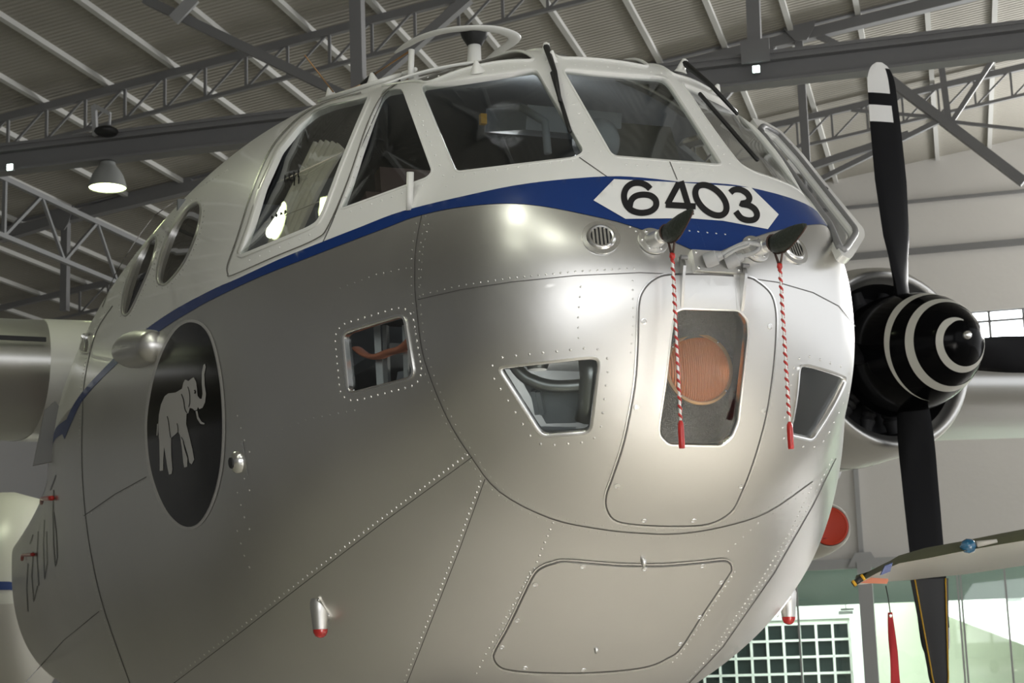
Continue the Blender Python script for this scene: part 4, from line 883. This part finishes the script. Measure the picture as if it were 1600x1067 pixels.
for x in (-.09, .09):
    for z in (-.035, .035): MB().lathe(P+x_*x+y_*z+n_*.022, n_, [(0, .007), (.004, .006), (.005, 0)], 8).build('plate_screw', 'alu_bright', cp, True)
# hinge arms over the lamp hatch
for a, b in (((1062, 400), (1065, 480)), ((1156, 412), (1158, 486))):
    pts = dens([a, b], 8, False); S = skin(pts, 0); Nn = normal(S); hgt = np.interp(np.linspace(0, 1, len(S)), [0, .25, .5, 1], [.012, .05, .035, .008]); V_ = np.vstack([S-np.array([.006, 0, 0]), S+np.array([.006, 0, 0]), S+Nn*hgt[:, None]+np.array([.006, 0, 0]), S+Nn*hgt[:, None]-np.array([.006, 0, 0])]); n = len(S)
    F_ = [(r*n+i, r*n+i+1, ((r+1) % 4)*n+i+1, ((r+1) % 4)*n+i) for r in range(4) for i in range(n-1)]+[(0, n, 2*n, 3*n), (n-1, 4*n-1, 3*n-1, 2*n-1)]
    ha = mk('hinge_arm', V_, F_, 'alu_dark', plane, 30); bp_ = onbody([(a[0], a[1]+10)])[0]; MB().lathe(bp_+normal(bp_[None])[0]*.045-np.array([.015, 0, 0]), (1, 0, 0), [(0, .009), (.03, .009)], 10).build('hinge_pin', 'steel', ha, 40)
    for (c0, c1) in (((a[0]-12, a[1]-2), (a[0]-10, a[1]+26)), ((a[0]-8, a[1]+38), (a[0]-5, b[1]))): patch('hinge_leaf', [rnd([(c0[0], c0[1]), (c0[0]+9, c0[1]), (c1[0]+9, c1[1]), (c1[0], c1[1])], 3, 3)], .006, 'alu', plane, 6, .003)
# side scoop, small blister, lower marker lamps
fr, to = skin([(247, 541)], 0)[0], skin([(190, 551)], 0)[0]; axs = to-fr; Ls = np.linalg.norm(axs); axs /= Ls; nn = normal(((fr+to)/2)[None])[0]; upv = np.cross(axs, nn); V_ = []
prof = [(0, .075), (.1, .09), (.25, .10), (.45, .105), (.65, .10), (.85, .075), (.96, .045), (1.0, .01)]
for t, r in prof:
    for k in range(20): a_ = 2*math.pi*k/20; V_.append(fr+axs*Ls*t+upv*r*1.05*math.cos(a_)+nn*(r*1.1*math.sin(a_)+.01))
scp = mk('air_scoop', V_, [(i*20+k, i*20+(k+1) % 20, (i+1)*20+(k+1) % 20, (i+1)*20+k) for i in range(len(prof)-1) for k in range(20)]+[tuple(range(20))[::-1], tuple(7*20+k for k in range(20))], 'alu', plane, True)
P = onbody([(373, 722)])[0]; n_ = normal(P[None])[0]; MB().lathe(P, n_, [(0, .055), (.02, .05), (.035, .03), (.04, 0)], 12).build('static_port', 'alu_bright', plane, 40); MB().lathe(P+n_*.03, n_, [(0, .028), (.012, .026), (.013, 0)], 12).build('static_port_cap', 'int_dark', plane, 40)
band('skin_joint', np.array([(379, 690), (388, 742)]), 1.4, .002, 'alu_bright', plane, False, 4)
for sgn in (1, -1):
    P = onbody([(502, 956)])[0]*np.array([sgn, 1, 1]); n_ = normal(P[None])[0]; d_ = np.array([.02*sgn, .0, -1.]); x_ = np.cross(n_, d_); x_ /= np.linalg.norm(x_)
    t1 = np.cross(n_, x_); V_ = [P+n_*.004+x_*a_+t1*b_ for a_, b_ in ((-.055, -.10), (.05, -.03), (.05, .085), (-.055, .03))]+[P-n_*.004+x_*a_+t1*b_ for a_, b_ in ((-.055, -.10), (.05, -.03), (.05, .085), (-.055, .03))]
    f = mk('marker_lamp_plate', V_, [(0, 1, 2, 3), (7, 6, 5, 4), (0, 4, 5, 1), (1, 5, 6, 2), (2, 6, 7, 3), (3, 7, 4, 0)], 'alu_bright', plane)
    o_ = P+n_*.012+np.array([0, 0, .05]); MB().lathe(o_, d_, [(-.04, .03), (0, .045), (.04, .042), (.12, .034)], 18).build('marker_lamp_body', 'alu', f, 40); MB().lathe(o_, d_, [(.12, .0345), (.135, .033), (.15, .025), (.158, .012), (.16, 0)], 18, caps=(False, False)).build('marker_lamp_lens', 'redlens', f, True)
    for a_, b_ in ((-.045, -.085), (.042, -.02), (.04, .07), (-.045, .02)): MB().lathe(P+n_*.004+x_*a_+t1*b_, n_, [(0, .008), (.005, .007), (.006, 0)], 8).build('plate_screw', 'alu_bright', f, True)
# probe on the stripe, roof fittings, antennas
b_ = skin([(640, 322)], 0)[0]; tp = b_+np.array([0, -.02, .145]); MB().tube([b_-np.array([0, 0, .02]), b_+np.array([0, -.005, .03]), tp], .016, 12).build('temperature_probe', 'white', plane, True)
ZA = 3.5
ap = at_z([(617, 83), (635, 71), (660, 58), (695, 48), (735, 44), (768, 45), (790, 50), (803, 57), (800, 66), (780, 80), (757, 95)], ZA); ant = MB().tube(smooth_loop(ap, 4, False), np.interp(np.linspace(0, 1, 41), [0, .1, .5, .7, .9, 1], [.008, .026, .042, .042, .03, .007]), 12, flat=.32).build('ring_antenna', 'white', plane, True)
mt = at_z([(741, 52)], ZA)[0]; MB().lathe(mt, (0, 0, -1), [(-.02, .085), (.02, .075), (.07, .045), (.075, .04)], 20).build('antenna_collar', 'rubber', ant, 40); MB().tube([mt-np.array([0, 0, .05]), np.array([mt[0], mt[1]+.03, topz(mt[0], mt[1])-.02])], [.036, .05], 14).build('antenna_mast', 'white', ant, True)
pb = at_y([(641, 112)], 1.9)[0]; pt = at_y([(643, 78)], 1.9)[0]; MB().tube([pb-np.array([0, 0, .05]), pt], .016, 10).build('wire_post', 'white', plane, True)
MB().tube([at_y([(566, 132)], 2.6)[0], at_y([(585, 116)], 2.5)[0]], .014, 8).build('wire_insulator', 'rubber', plane, True); MB().tube([at_y([(585, 116)], 2.5)[0], pt], .005, 6).build('antenna_wire', 'bronze', plane, True); MB().tube([at_y([(540, 142)], 2.7)[0], at_y([(566, 132)], 2.6)[0]], .005, 6).build('antenna_wire', 'bronze', plane, True)
MB().tube([skin([(521, 152)], .0)[0]+np.array([0, 0, .03]), at_y([(476, 86)], 2.6)[0]], .004, 6).build('whip_antenna', 'bronze', plane, True)
for c_, s_ in (((517, 150), .035), ((583, 128), .035), ((746, 112), .035), ((1064, 112), .03), ((1117, 147), .035), ((862, 96), .03)):
    P = skin([c_], 0)[0]; n_ = normal(P[None])[0]; MB().lathe(P-n_*.005, n_*.8+np.array([0, 0, .5]), [(0, s_*1.1), (.015, s_*.8), (.04, s_*.45), (.055, s_*.2), (.056, 0)], 10).build('roof_fitting', 'white', plane, 40)
MB().tube(skin(dens([(500, 160), (540, 148), (580, 135), (630, 119), (650, 112)], 8, False), .012), .012, 8).build('roof_rail', 'white', plane, True)
# wipers
def wiper(base, elbow, tip0, tip1, off):
    b0 = skin([base], .035)[0]; e0 = skin([elbow], .045)[0]; w_ = MB().tube([b0, (b0+e0)/2+np.array([0, -.02, 0]), e0], [.016, .012, .009], 8).build('wiper_arm', 'rubber', plane, True)
    MB().tube(skin(dens([tip0, tip1], 10, False), .02), .010, 6).build('wiper_blade', 'rubber', w_, True); P = skin([base], 0)[0]; MB().lathe(P, normal(P[None])[0], [(0, .022), (.03, .018), (.05, .014), (.055, 0)], 12).build('wiper_pivot', 'white', w_, 40)
wiper((853, 84), (874, 172), (862, 120), (890, 212), .02)
wiper((1064, 108), (1143, 190), (1090, 152), (1180, 256), .02)

# --- opened quarter window on the far side
A3 = onbody([(628, 138)])[0]*MIR; C3 = onbody([(672, 272)])[0]*MIR; B3 = at_y([(1347, 362)], 1.22)[0]; nw = np.cross(C3-A3, B3-A3); nw /= np.linalg.norm(nw)
if nw[1] > 0: nw = -nw
def onplane(q, off=0): d = ray(np.asarray(q, float)); return CAM+d*(((A3-CAM)@nw)/(d@nw))[:, None]+nw*off
of = rnd([(1172, 186), (1193, 192), (1218, 206), (1250, 240), (1300, 303), (1348, 361), (1349, 373), (1327, 408), (1312, 402), (1294, 360)], 6, 6); inn_ = rnd([(1187, 203), (1210, 216), (1243, 253), (1331, 366), (1313, 393), (1296, 352)], 6, 6)
v2, fc = cdt([of, inn_], 14); n = len(v2); V_ = np.vstack([onplane(v2, .012), onplane(v2, -.022)]); cnt = {}
for f in fc:
    for i in range(len(f)): cnt.setdefault(frozenset((f[i], f[(i+1) % len(f)])), []).append((f[i], f[(i+1) % len(f)]))
F_ = [tuple(f) for f in fc]+[tuple(x+n for x in f)[::-1] for f in fc]+[(e[0][1], e[0][0], e[0][0]+n, e[0][1]+n) for e in cnt.values() if len(e) == 1]
ow = mk('open_window', V_, F_, 'white', plane, 30)
Pg = onplane(grow(inn_, 3)); n = len(Pg); mk('pane', np.vstack([Pg, Pg.mean(0)[None]]), [(i, (i+1) % n, n) for i in range(n)], 'clear', ow)
Lr = onplane(grow(inn_, 4), .016); MB().tube(Lr, .016, 8, True).build('window_seal', 'steel', ow, True)
for c_ in ((1230, 232), (1286, 300)): P = onplane(np.array([c_]), .02)[0]; MB().lathe(P, nw, [(0, .012), (.012, .010), (.013, 0)], 10).build('window_catch', 'rubber', ow, 40)

# --- wings, port nacelle and propeller
def airfoil(c, t, n=26):
    x = (1-np.cos(np.linspace(0, math.pi, n)))/2; yt = 5*t*(.2969*np.sqrt(x)-.126*x-.3516*x**2+.2843*x**3-.1036*x**4); cam_ = .02*4*x*(1-x)
    return np.r_[np.stack([x, cam_+yt], 1)[::-1], np.stack([x, cam_-yt], 1)[1:]]*c
def wing_piece(name, xs, m, parent=plane, le=7.45, z0=2.36, ch=4.9, th=.185):
    V_ = []; A = airfoil(1, th)
    for x in xs:
        ax_ = abs(x); c_ = ch*(1-.02*max(0, ax_-5)); dz = .03*max(0, ax_-5); l_ = le+.02*max(0, ax_-5)
        for a, b in A: V_.append((x, l_+a*c_, z0+dz+b*c_-.03*a))
    k = len(A); F_ = [(i*k+j, i*k+(j+1) % k, (i+1)*k+(j+1) % k, (i+1)*k+j) for i in range(len(xs)-1) for j in range(k)]+[tuple(range(k)), tuple((len(xs)-1)*k+j for j in range(k))[::-1]]
    o = mk(name, V_, F_, m, parent, 50); bm = bmesh.new(); bm.from_mesh(o.data); bmesh.ops.recalc_face_normals(bm, faces=bm.faces[:]); bm.to_mesh(o.data); bm.free(); return o
xr = at_y([(76, 600)], 7.6)[0][0]
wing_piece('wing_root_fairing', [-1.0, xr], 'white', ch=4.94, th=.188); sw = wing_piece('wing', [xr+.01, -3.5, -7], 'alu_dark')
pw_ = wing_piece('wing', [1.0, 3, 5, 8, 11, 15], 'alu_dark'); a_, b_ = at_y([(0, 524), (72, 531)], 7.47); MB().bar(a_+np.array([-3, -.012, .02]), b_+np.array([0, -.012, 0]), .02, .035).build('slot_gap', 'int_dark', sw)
fp = at_y([(70, 640), (86, 626), (100, 645), (86, 720), (52, 727)], 7.3); fp2 = fp+np.array([0, .05, 0]); n = 5; mk('root_plate', np.vstack([fp, fp2]), [tuple(range(n)), tuple(range(2*n-1, n-1, -1))]+[(i, i+n, (i+1) % n+n, (i+1) % n) for i in range(n)], 'plate', plane)
hub = np.array([4.919, 5.867, 2.337]); YA = np.array([0, 1., 0])
nac = MB().lathe(hub, YA, [(.30, .66), (.245, .70), (.215, .735), (.22, .765), (.27, .80), (.45, .835), (1.0, .86), (1.6, .85), (2.6, .80), (4.5, .70), (6.5, .55), (10, .42), (14, .36), (14.2, 0)], 64, caps=(False, False)).build('engine_nacelle', 'alu', plane, 60)
MB().lathe(hub, YA, [(.30, .66), (.5, .66), (.62, .60), (.63, 0)], 48, caps=(False, False)).build('cowl_lining', 'int_dark', nac, 40)
MB().lathe(hub, YA, [(.30, .25), (.45, .33), (.62, .36)], 32).build('gear_case', 'rubber', nac, 40)
for k in range(14):
    t = 2*math.pi*k/14; d_ = np.array([math.cos(t), 0, math.sin(t)]); MB().lathe(hub+YA*.5+d_*.3, d_, [(0, .055), (.04, .07), (.07, .055), (.10, .07), (.13, .055), (.16, .07), (.19, .055), (.22, .07), (.25, .06), (.33, .05)], 10).build('cylinder', 'int_dark', nac, 40)
MB().lathe(hub, YA, [(1.02, .862), (1.035, .864), (1.05, .862)], 64, caps=(False, False)).build('cowl_joint', 'seam', nac, 40)
# air intake below the nacelle
MB().tube([hub+np.array([0, 1.6, -.70]), hub+np.array([0, 2.4, -.78]), hub+np.array([0, 3.4, -.72]), hub+np.array([0, 5, -.55])], [.30, .42, .42, .2], 20).build('nacelle_fairing', 'alu', nac, True)
def spin_r(a):   # radius at distance a behind the tip
    t = np.clip(np.asarray(a, float)/.83, 0, 1); return .50*np.sqrt(np.clip(1-(1-t)**1.75, 0, 1))
aa = np.r_[np.linspace(0, .06, 6), np.linspace(.08, .83, 24)]; prof = [(-.83+a, max(float(spin_r(a)), 1e-7)) for a in aa]+[(.1, .515), (.24, .51), (.25, .45), (.25, 1e-7)]
prop = MB().lathe(hub, YA, prof, 56, caps=(False, False)).build('propeller_spinner', 'black', plane, 40)
MB().lathe(hub+np.array([0, -.835, 0]), -YA, [(-.02, .04), (0, .036), (.02, .03), (.028, .018), (.028, 0)], 16).build('spinner_nut', 'alu_bright', prop, 40)
tn = np.linspace(90, 985, 260); ac = .03+.195*(tn-90)/360; wd_ = .075*np.clip(np.minimum((tn-80)/60, (985-tn)/130), .02, 1)*np.interp(ac, [0, .1, .2, .4], [.35, .55, .8, 1.05]); V_ = []
for t, a, w in zip(np.radians(tn), ac, wd_):
    for k in (-.5, 0, .5):
        a2 = max(a+k*w, .004); r2 = float(spin_r(a2))+.0025; V_.append(hub+np.array([r2*math.cos(t), -.83+a2-.0015, r2*math.sin(t)]))
mk('spinner_spiral', V_, [(i*3+k, i*3+k+1, i*3+k+4, i*3+k+3) for i in range(len(tn)-1) for k in (0, 1)], 'cream', prop, True)
RB = 2.56
rr = np.r_[np.linspace(.3, 1.9, 17), 2.02, 2.17, 2.28, np.linspace(2.33, RB, 10)]
chord = np.interp(rr, [.3, .5, .7, 1.0, 1.5, 2.0, 2.3], [.22, .27, .295, .315, .33, .315, .29])*np.sqrt(np.clip(1-(np.clip(rr-2.28, 0, None)/(RB-2.275))**2.6, .02, 1)); beta = np.radians(np.interp(rr, [.3, .6, 1.0, 1.5, 2.56], [44, 38, 13, 3, 0])); tk = np.interp(rr, [.3, .6, 1.2, 2.56], [.16, .09, .045, .012])
cf = np.linspace(-.5, .5, 9)
def blade(ang, marks):
    V_ = []; n = len(rr); m = len(cf); MI = []; F_ = []
    for r_, c_, b_, t_ in zip(rr, chord, beta, tk):
        for s_ in (-1, 1):
            for x in cf:
                e = c_*x; th_ = s_*t_*.5*math.sqrt(max(0, 1-(2*x)**2)); X_ = e*math.cos(b_)-th_*math.sin(b_)*1; Y_ = e*math.sin(b_)+th_*math.cos(b_); V_.append((X_, Y_, r_))
    for i in range(n-1):
        for s_ in (0, 1):
            for k in range(m-1):
                a = i*2*m+s_*m+k; q = (a, a+1, a+1+2*m, a+2*m); F_.append(q if s_ else q[::-1]); rc = (rr[i]+rr[i+1])/2; xc = (cf[k]+cf[k+1])/2
                MI.append(1 if (marks and s_ == 0 and xc < .26 and (rc > 2.28 or 2.02 < rc < 2.17)) or (marks and s_ == 0 and rc > 2.505) else 0)
        for a in ((i*2*m, i*2*m+m), (i*2*m+m-1, i*2*m+2*m-1)): F_.append((a[0], a[1], a[1]+2*m, a[0]+2*m)); MI.append(0)
    F_.append(tuple((n-1)*2*m+k for k in range(m))+tuple((n-1)*2*m+2*m-1-k for k in range(m))); MI.append(0)
    ca, sa = math.cos(ang), math.sin(ang); V_ = np.array(V_); R_ = np.stack([V_[:, 0]*ca-V_[:, 2]*sa, V_[:, 1], V_[:, 0]*sa+V_[:, 2]*ca], 1)+hub
    o = mk('propeller_blade', R_, F_, None, prop, 40, ['prop', 'print_white'], MI); bm = bmesh.new(); bm.from_mesh(o.data); bmesh.ops.remove_doubles(bm, verts=bm.verts[:], dist=1e-5); bmesh.ops.recalc_face_normals(bm, faces=bm.faces[:]); bm.to_mesh(o.data); bm.free(); return o
for k in range(4): blade(math.radians(1.4)+k*math.pi/2, True)
# padded cover on the lower blade
an_ = math.pi+math.radians(1.4); ca, sa = math.cos(an_), math.sin(an_)
def bl(p): return np.array([p[0]*ca-p[2]*sa, p[1], p[0]*sa+p[2]*ca])+hub
cv = empty('blade_cover', bl((0, 0, 2.4))); tag(cv, 'black propeller blade cover with yellow piping on the lowest blade', 'cover')
rs = np.r_[np.linspace(1.88, 2.6, 12), np.linspace(2.63, 2.80, 8)]; hw = np.interp(rs, [1.88, 2.6], [.185, .10])*np.sqrt(np.clip(1-(np.clip(rs-2.6, 0, None)/.205)**2, .01, 1)); V_ = []
for r_, h_ in zip(rs, hw):
    for k in range(20): t = 2*math.pi*k/20; V_.append(bl((h_*math.cos(t), .04*math.sin(t)*min(1, h_/.08), r_)))
mk('pouch', V_, [(i*20+k, i*20+(k+1) % 20, (i+1)*20+(k+1) % 20, (i+1)*20+k) for i in range(len(rs)-1) for k in range(20)]+[tuple(range(20)), tuple((len(rs)-1)*20+k for k in range(20))[::-1]], 'rubber', cv, 40)
pl = [bl((.86*h_, -.028, r_)) for r_, h_ in zip(rs, hw)]+[bl((-.72*h_, -.034, r_)) for r_, h_ in list(zip(rs, hw))[::-1]]; MB().tube(pl, .006, 6).build('piping', 'yellow', cv, True)
# undercarriage
for c_, r_ in (((0, 3.0), .45), ((4.92, 10.6), .6), ((-4.92, 10.6), .6)):
    top = -.5 if c_[0] == 0 else 2.0
    lg = MB().tube([(c_[0], c_[1], top), (c_[0], c_[1], -H+r_)], .09, 12).build('undercarriage_leg', 'alu', plane, True)
    for s_ in (-1, 1): MB().lathe((c_[0]+s_*.14, c_[1], -H+r_), (s_, 0, 0), [(0, .1), (.01, r_*.6), (.02, r_*.9), (.06, r_), (.14, r_), (.18, r_*.9), (.19, r_*.5), (.19, .06)], 28).build('wheel', 'rubber', lg, 40)

# ------------------------------------------------------------------ neighbouring aircraft
jw = empty('jet_airplane', at_depth([(1640, 1000)], 10)[0]*np.array([1, 1, 0])+np.array([0, 0, -H])); tag(jw, 'olive camouflaged wing of a parked jet crossing the lower propeller blade', 'airplane')
near = [(1336, 913), (1352, 905), (1375, 893), (1405, 880), (1450, 872), (1500, 862), (1560, 851), (1640, 838), (1800, 812)]; upl = [(1336, 911), (1354, 900), (1378, 884), (1404, 868), (1445, 856), (1500, 846), (1560, 834), (1640, 819), (1800, 790)]; far = [(1340, 914), (1365, 911), (1390, 908.5), (1425, 906), (1460, 902), (1510, 897), (1570, 888), (1650, 876), (1820, 852)]
V_ = []; MI = []
for a, b, c_ in zip(near, upl, far):
    N3 = at_depth([a], 8.8)[0]; U3 = at_depth([b], 8.95)[0]; F3 = at_z([c_], N3[2])[0]; dv = F3-N3; V_ += [N3, (N3*.5+U3*.5)-_w*.02, U3, U3+dv*.25+np.array([0, 0, .03]), N3+dv*.7+np.array([0, 0, .05]), F3, N3+dv*.4]
F_ = []
for i in range(len(near)-1):
    for k in range(7): F_.append((i*7+k, i*7+(k+1) % 7, (i+1)*7+(k+1) % 7, (i+1)*7+k)); MI.append(1 if k in (5, 6) else 0)
F_ += [tuple(range(7))[::-1], tuple((len(near)-1)*7+k for k in range(7))]; MI += [0, 0]
o = mk('wing', V_, F_, None, jw, 40, ['olive', 'pale'], MI); bm = bmesh.new(); bm.from_mesh(o.data); bmesh.ops.recalc_face_normals(bm, faces=bm.faces[:]); bm.to_mesh(o.data); bm.free()
nl = at_depth([(1513, 853)], 8.83)[0]; dx = at_depth([(1527, 851)], 8.83)[0]-nl; MB().lathe(nl-dx, dx, [(0, 1e-4), (.02, .03), (.045, .04), (.07, .036), (.085, .02), (.09, 1e-4)], 16).build('navigation_light', 'navblue', jw, True); MB().tube([nl+dx*.9, nl+dx*3.2+np.array([0, 0, .005])], [.022, .01], 10).build('light_fairing', 'pale', jw, True)
t0, t1 = at_depth([(1332, 913), (1350, 901)], 8.78); MB().tube([t0, t1], .016, 10).build('wingtip_probe', 'rubber', jw, True)
for q_ in (.05, .8): p_ = t0+(t1-t0)*q_; MB().tube([p_, p_+(t1-t0)*.2], .018, 10).build('probe_band', 'yellow', jw, True)
tb = at_depth([(1345, 911), (1356, 905), (1388, 907), (1386, 912)], 8.9); mk('trim_tab', np.vstack([tb, tb+np.array([0, 0, .01])]), [(0, 1, 2, 3), (7, 6, 5, 4), (0, 4, 5, 1), (1, 5, 6, 2), (2, 6, 7, 3), (3, 7, 4, 0)], 'salmon', jw)
bs = at_depth([(1372, 888), (1379, 883), (1384, 893), (1376, 899)], 8.74); bs = at_depth([(1376, 899), (1391, 893), (1395, 879), (1383, 884)], 8.76); mk('blue_band', np.vstack([bs, bs+_w*.02]), [(0, 1, 2, 3), (7, 6, 5, 4), (0, 4, 5, 1), (1, 5, 6, 2), (2, 6, 7, 3), (3, 7, 4, 0)], 'blue', jw)
gp = at_depth([(1760, 860)], 9.6)[0]; lg = MB().tube([gp, np.array([gp[0], gp[1], -H+.3])], .06, 10).build('undercarriage_leg', 'pale', jw, True); MB().lathe(np.array([gp[0]-.08, gp[1], -H+.3]), (1, 0, 0), [(0, .1), (.02, .27), (.05, .3), (.12, .3), (.15, .27), (.16, .1)], 24).build('wheel', 'rubber', lg, 40)
fs = at_depth([(1384, 915), (1388, 935), (1391, 957)], 8.9); fg = empty('warning_flag', fs[0]); tag(fg, 'long red warning flag hanging on a thin line from the camouflaged wing', 'flag')
MB().tube(fs, .003, 6).build('line', 'rubber', fg, True); fpx = np.array([(1387, 957), (1395, 957), (1408, 1075), (1392, 1075)]); Pf = at_depth(fpx, 8.9); V_ = []
for i in range(12):
    t = i/11
    for k in range(4): s_ = k/3; V_.append((Pf[0]*(1-s_)+Pf[1]*s_)*(1-t)+(Pf[3]*(1-s_)+Pf[2]*s_)*t+_w*.012*math.sin(t*7+s_*2))
fo = mk('streamer', V_, [(i*4+k, i*4+k+1, i*4+k+5, i*4+k+4) for i in range(11) for k in range(3)], 'red_cloth', fg, True); fo.modifiers.new('s', 'SOLIDIFY').thickness = .004
MB().lathe(at_depth([(1391.5, 962)], 8.885)[0], -_w, [(0, .008), (.004, .009), (.006, .005)], 12).build('eyelet', 'alu_bright', fg, 40)
# engine pod with red intake cover, behind the nose
ic = at_depth([(1296, 822)], 27)[0]; axp = np.array([.28, .96, .0]); axp /= np.linalg.norm(axp); ep = empty('engine_pod', np.array([ic[0], ic[1]+1, -H])); tag(ep, 'cream underwing engine pod with a red intake, beyond the silver nose', 'airplane')
MB().lathe(ic, axp, [(.07, .30), (0, .322), (.015, .352), (.15, .39), (.9, .46), (2.4, .49), (4.0, .33), (4.3, 0)], 40, caps=(False, False)).build('pod_shell', 'pale', ep, 40)
pb_ = ic+axp*1.2; bd = pb_-UD*2.1; MB().bar(pb_, bd, .9, .12).build('pylon', 'pale', ep); MB().lathe(bd-axp*2.2, axp, [(0, .05), (.3, .3), (1.0, .5), (3.5, .52), (5.5, .3), (6.2, .05)], 28).build('hull', 'pale', ep, 40)
lg = MB().tube([bd-np.array([0, 0, .3]), np.array([bd[0], bd[1], -H+.25])], .06, 10).build('undercarriage_leg', 'steel', ep, True); MB().lathe(np.array([bd[0]-.07, bd[1], -H+.25]), (1, 0, 0), [(0, .1), (.02, .22), (.05, .25), (.1, .25), (.13, .22), (.14, .1)], 20).build('wheel', 'rubber', lg, 40)
cvr = empty('intake_cover', ic); tag(cvr, 'round red intake cover plugged into the cream engine pod', 'cover'); MB().lathe(ic+axp*.03, -axp, [(0, .307), (.05, .307), (.06, .285), (.048, .26), (.048, 0)], 40).build('disc', 'orange_red', cvr, 40)
hp = ic-axp*.02+np.array([-.1, 0, -.2]); MB().tube([hp+np.array([-.03, 0, 0]), hp-axp*.03+np.array([-.02, 0, 0]), hp-axp*.03+np.array([.02, 0, 0]), hp+np.array([.03, 0, 0])], .007, 8).build('handle', 'red', cvr, True); MB().bar(ic-axp*.002-np.array([.12, 0, -.02]), ic-axp*.002+np.array([.10, 0, .02]), .008, .012).build('rib', 'red', cvr)
# cream fuselage at the far left edge
lc_ = at_depth([(22, 935)], 27)[0]; Ra = 1.72; dvt = -_r0*1.0; jl = empty('trainer_airplane', np.array([lc_[0], lc_[1], -H])); tag(jl, 'cream and grey aircraft body with blue line, behind the tail end of the airplane', 'airplane')
x_ = np.array([0, 0, 1.]); y_ = np.cross(dvt, x_)
for nm, a0, a1, m, ex in (('upper_shell', -95, 95, 'cream', 0), ('blue_line', 83, 87.5, 'blue', .008), ('lower_shell', 95, 265, 'pale', 0)):
    V_ = []; tt = np.radians(np.linspace(a0, a1, 24)); hs = [-.62, -.55, -.4, 0, 1.5, 4]; rsx = [.55, .8, .93, 1, 1, .9]
    for h_, q_ in zip(hs, rsx):
        for t in tt: V_.append(lc_+dvt*h_+(x_*math.cos(t)-y_*math.sin(t))*(Ra*q_+ex))
    mk(nm, V_, [(i*24+k, i*24+k+1, (i+1)*24+k+1, (i+1)*24+k) for i in range(5) for k in range(23)]+([tuple(range(24))] if ex == 0 else []), m, jl, 40)
lg = MB().tube([lc_+dvt*1.5-np.array([0, 0, Ra*.9]), np.array([*(lc_+dvt*1.5)[:2], -H+.25])], .07, 10).build('undercarriage_leg', 'steel', jl, True); MB().lathe(np.array([*(lc_+dvt*1.5)[:2], -H+.25])-y_*.07, y_, [(0, .1), (.02, .23), (.05, .25), (.1, .25), (.13, .22), (.14, .1)], 20).build('wheel', 'rubber', lg, 40)
# annex light fittings
for k, (c_, lb) in enumerate((((1322, 957), 'flat grey ceiling fitting in the annex beside the window grid'), ((1585, 937), 'flat grey ceiling fitting in the annex by the white stair'))):
    c3 = at_v([c_], VB+9)[0]; e = empty('annex_fitting', c3); tag(e, lb, 'light', 'annex ceiling fittings')
    MB().bar(c3-UD*.22, c3+UD*.22, .3, .10).build('box', 'steel_light', e); MB().bar(c3-UD*.15+np.array([0, 0, .1]), c3+UD*.25+np.array([0, 0, .1]), .3, .06).build('reflector', 'steel', e); MB().tube([c3+np.array([0, 0, .1]), np.array([c3[0], c3[1], 5.4])], .012, 6).build('suspension_rod', 'steel', e, True)
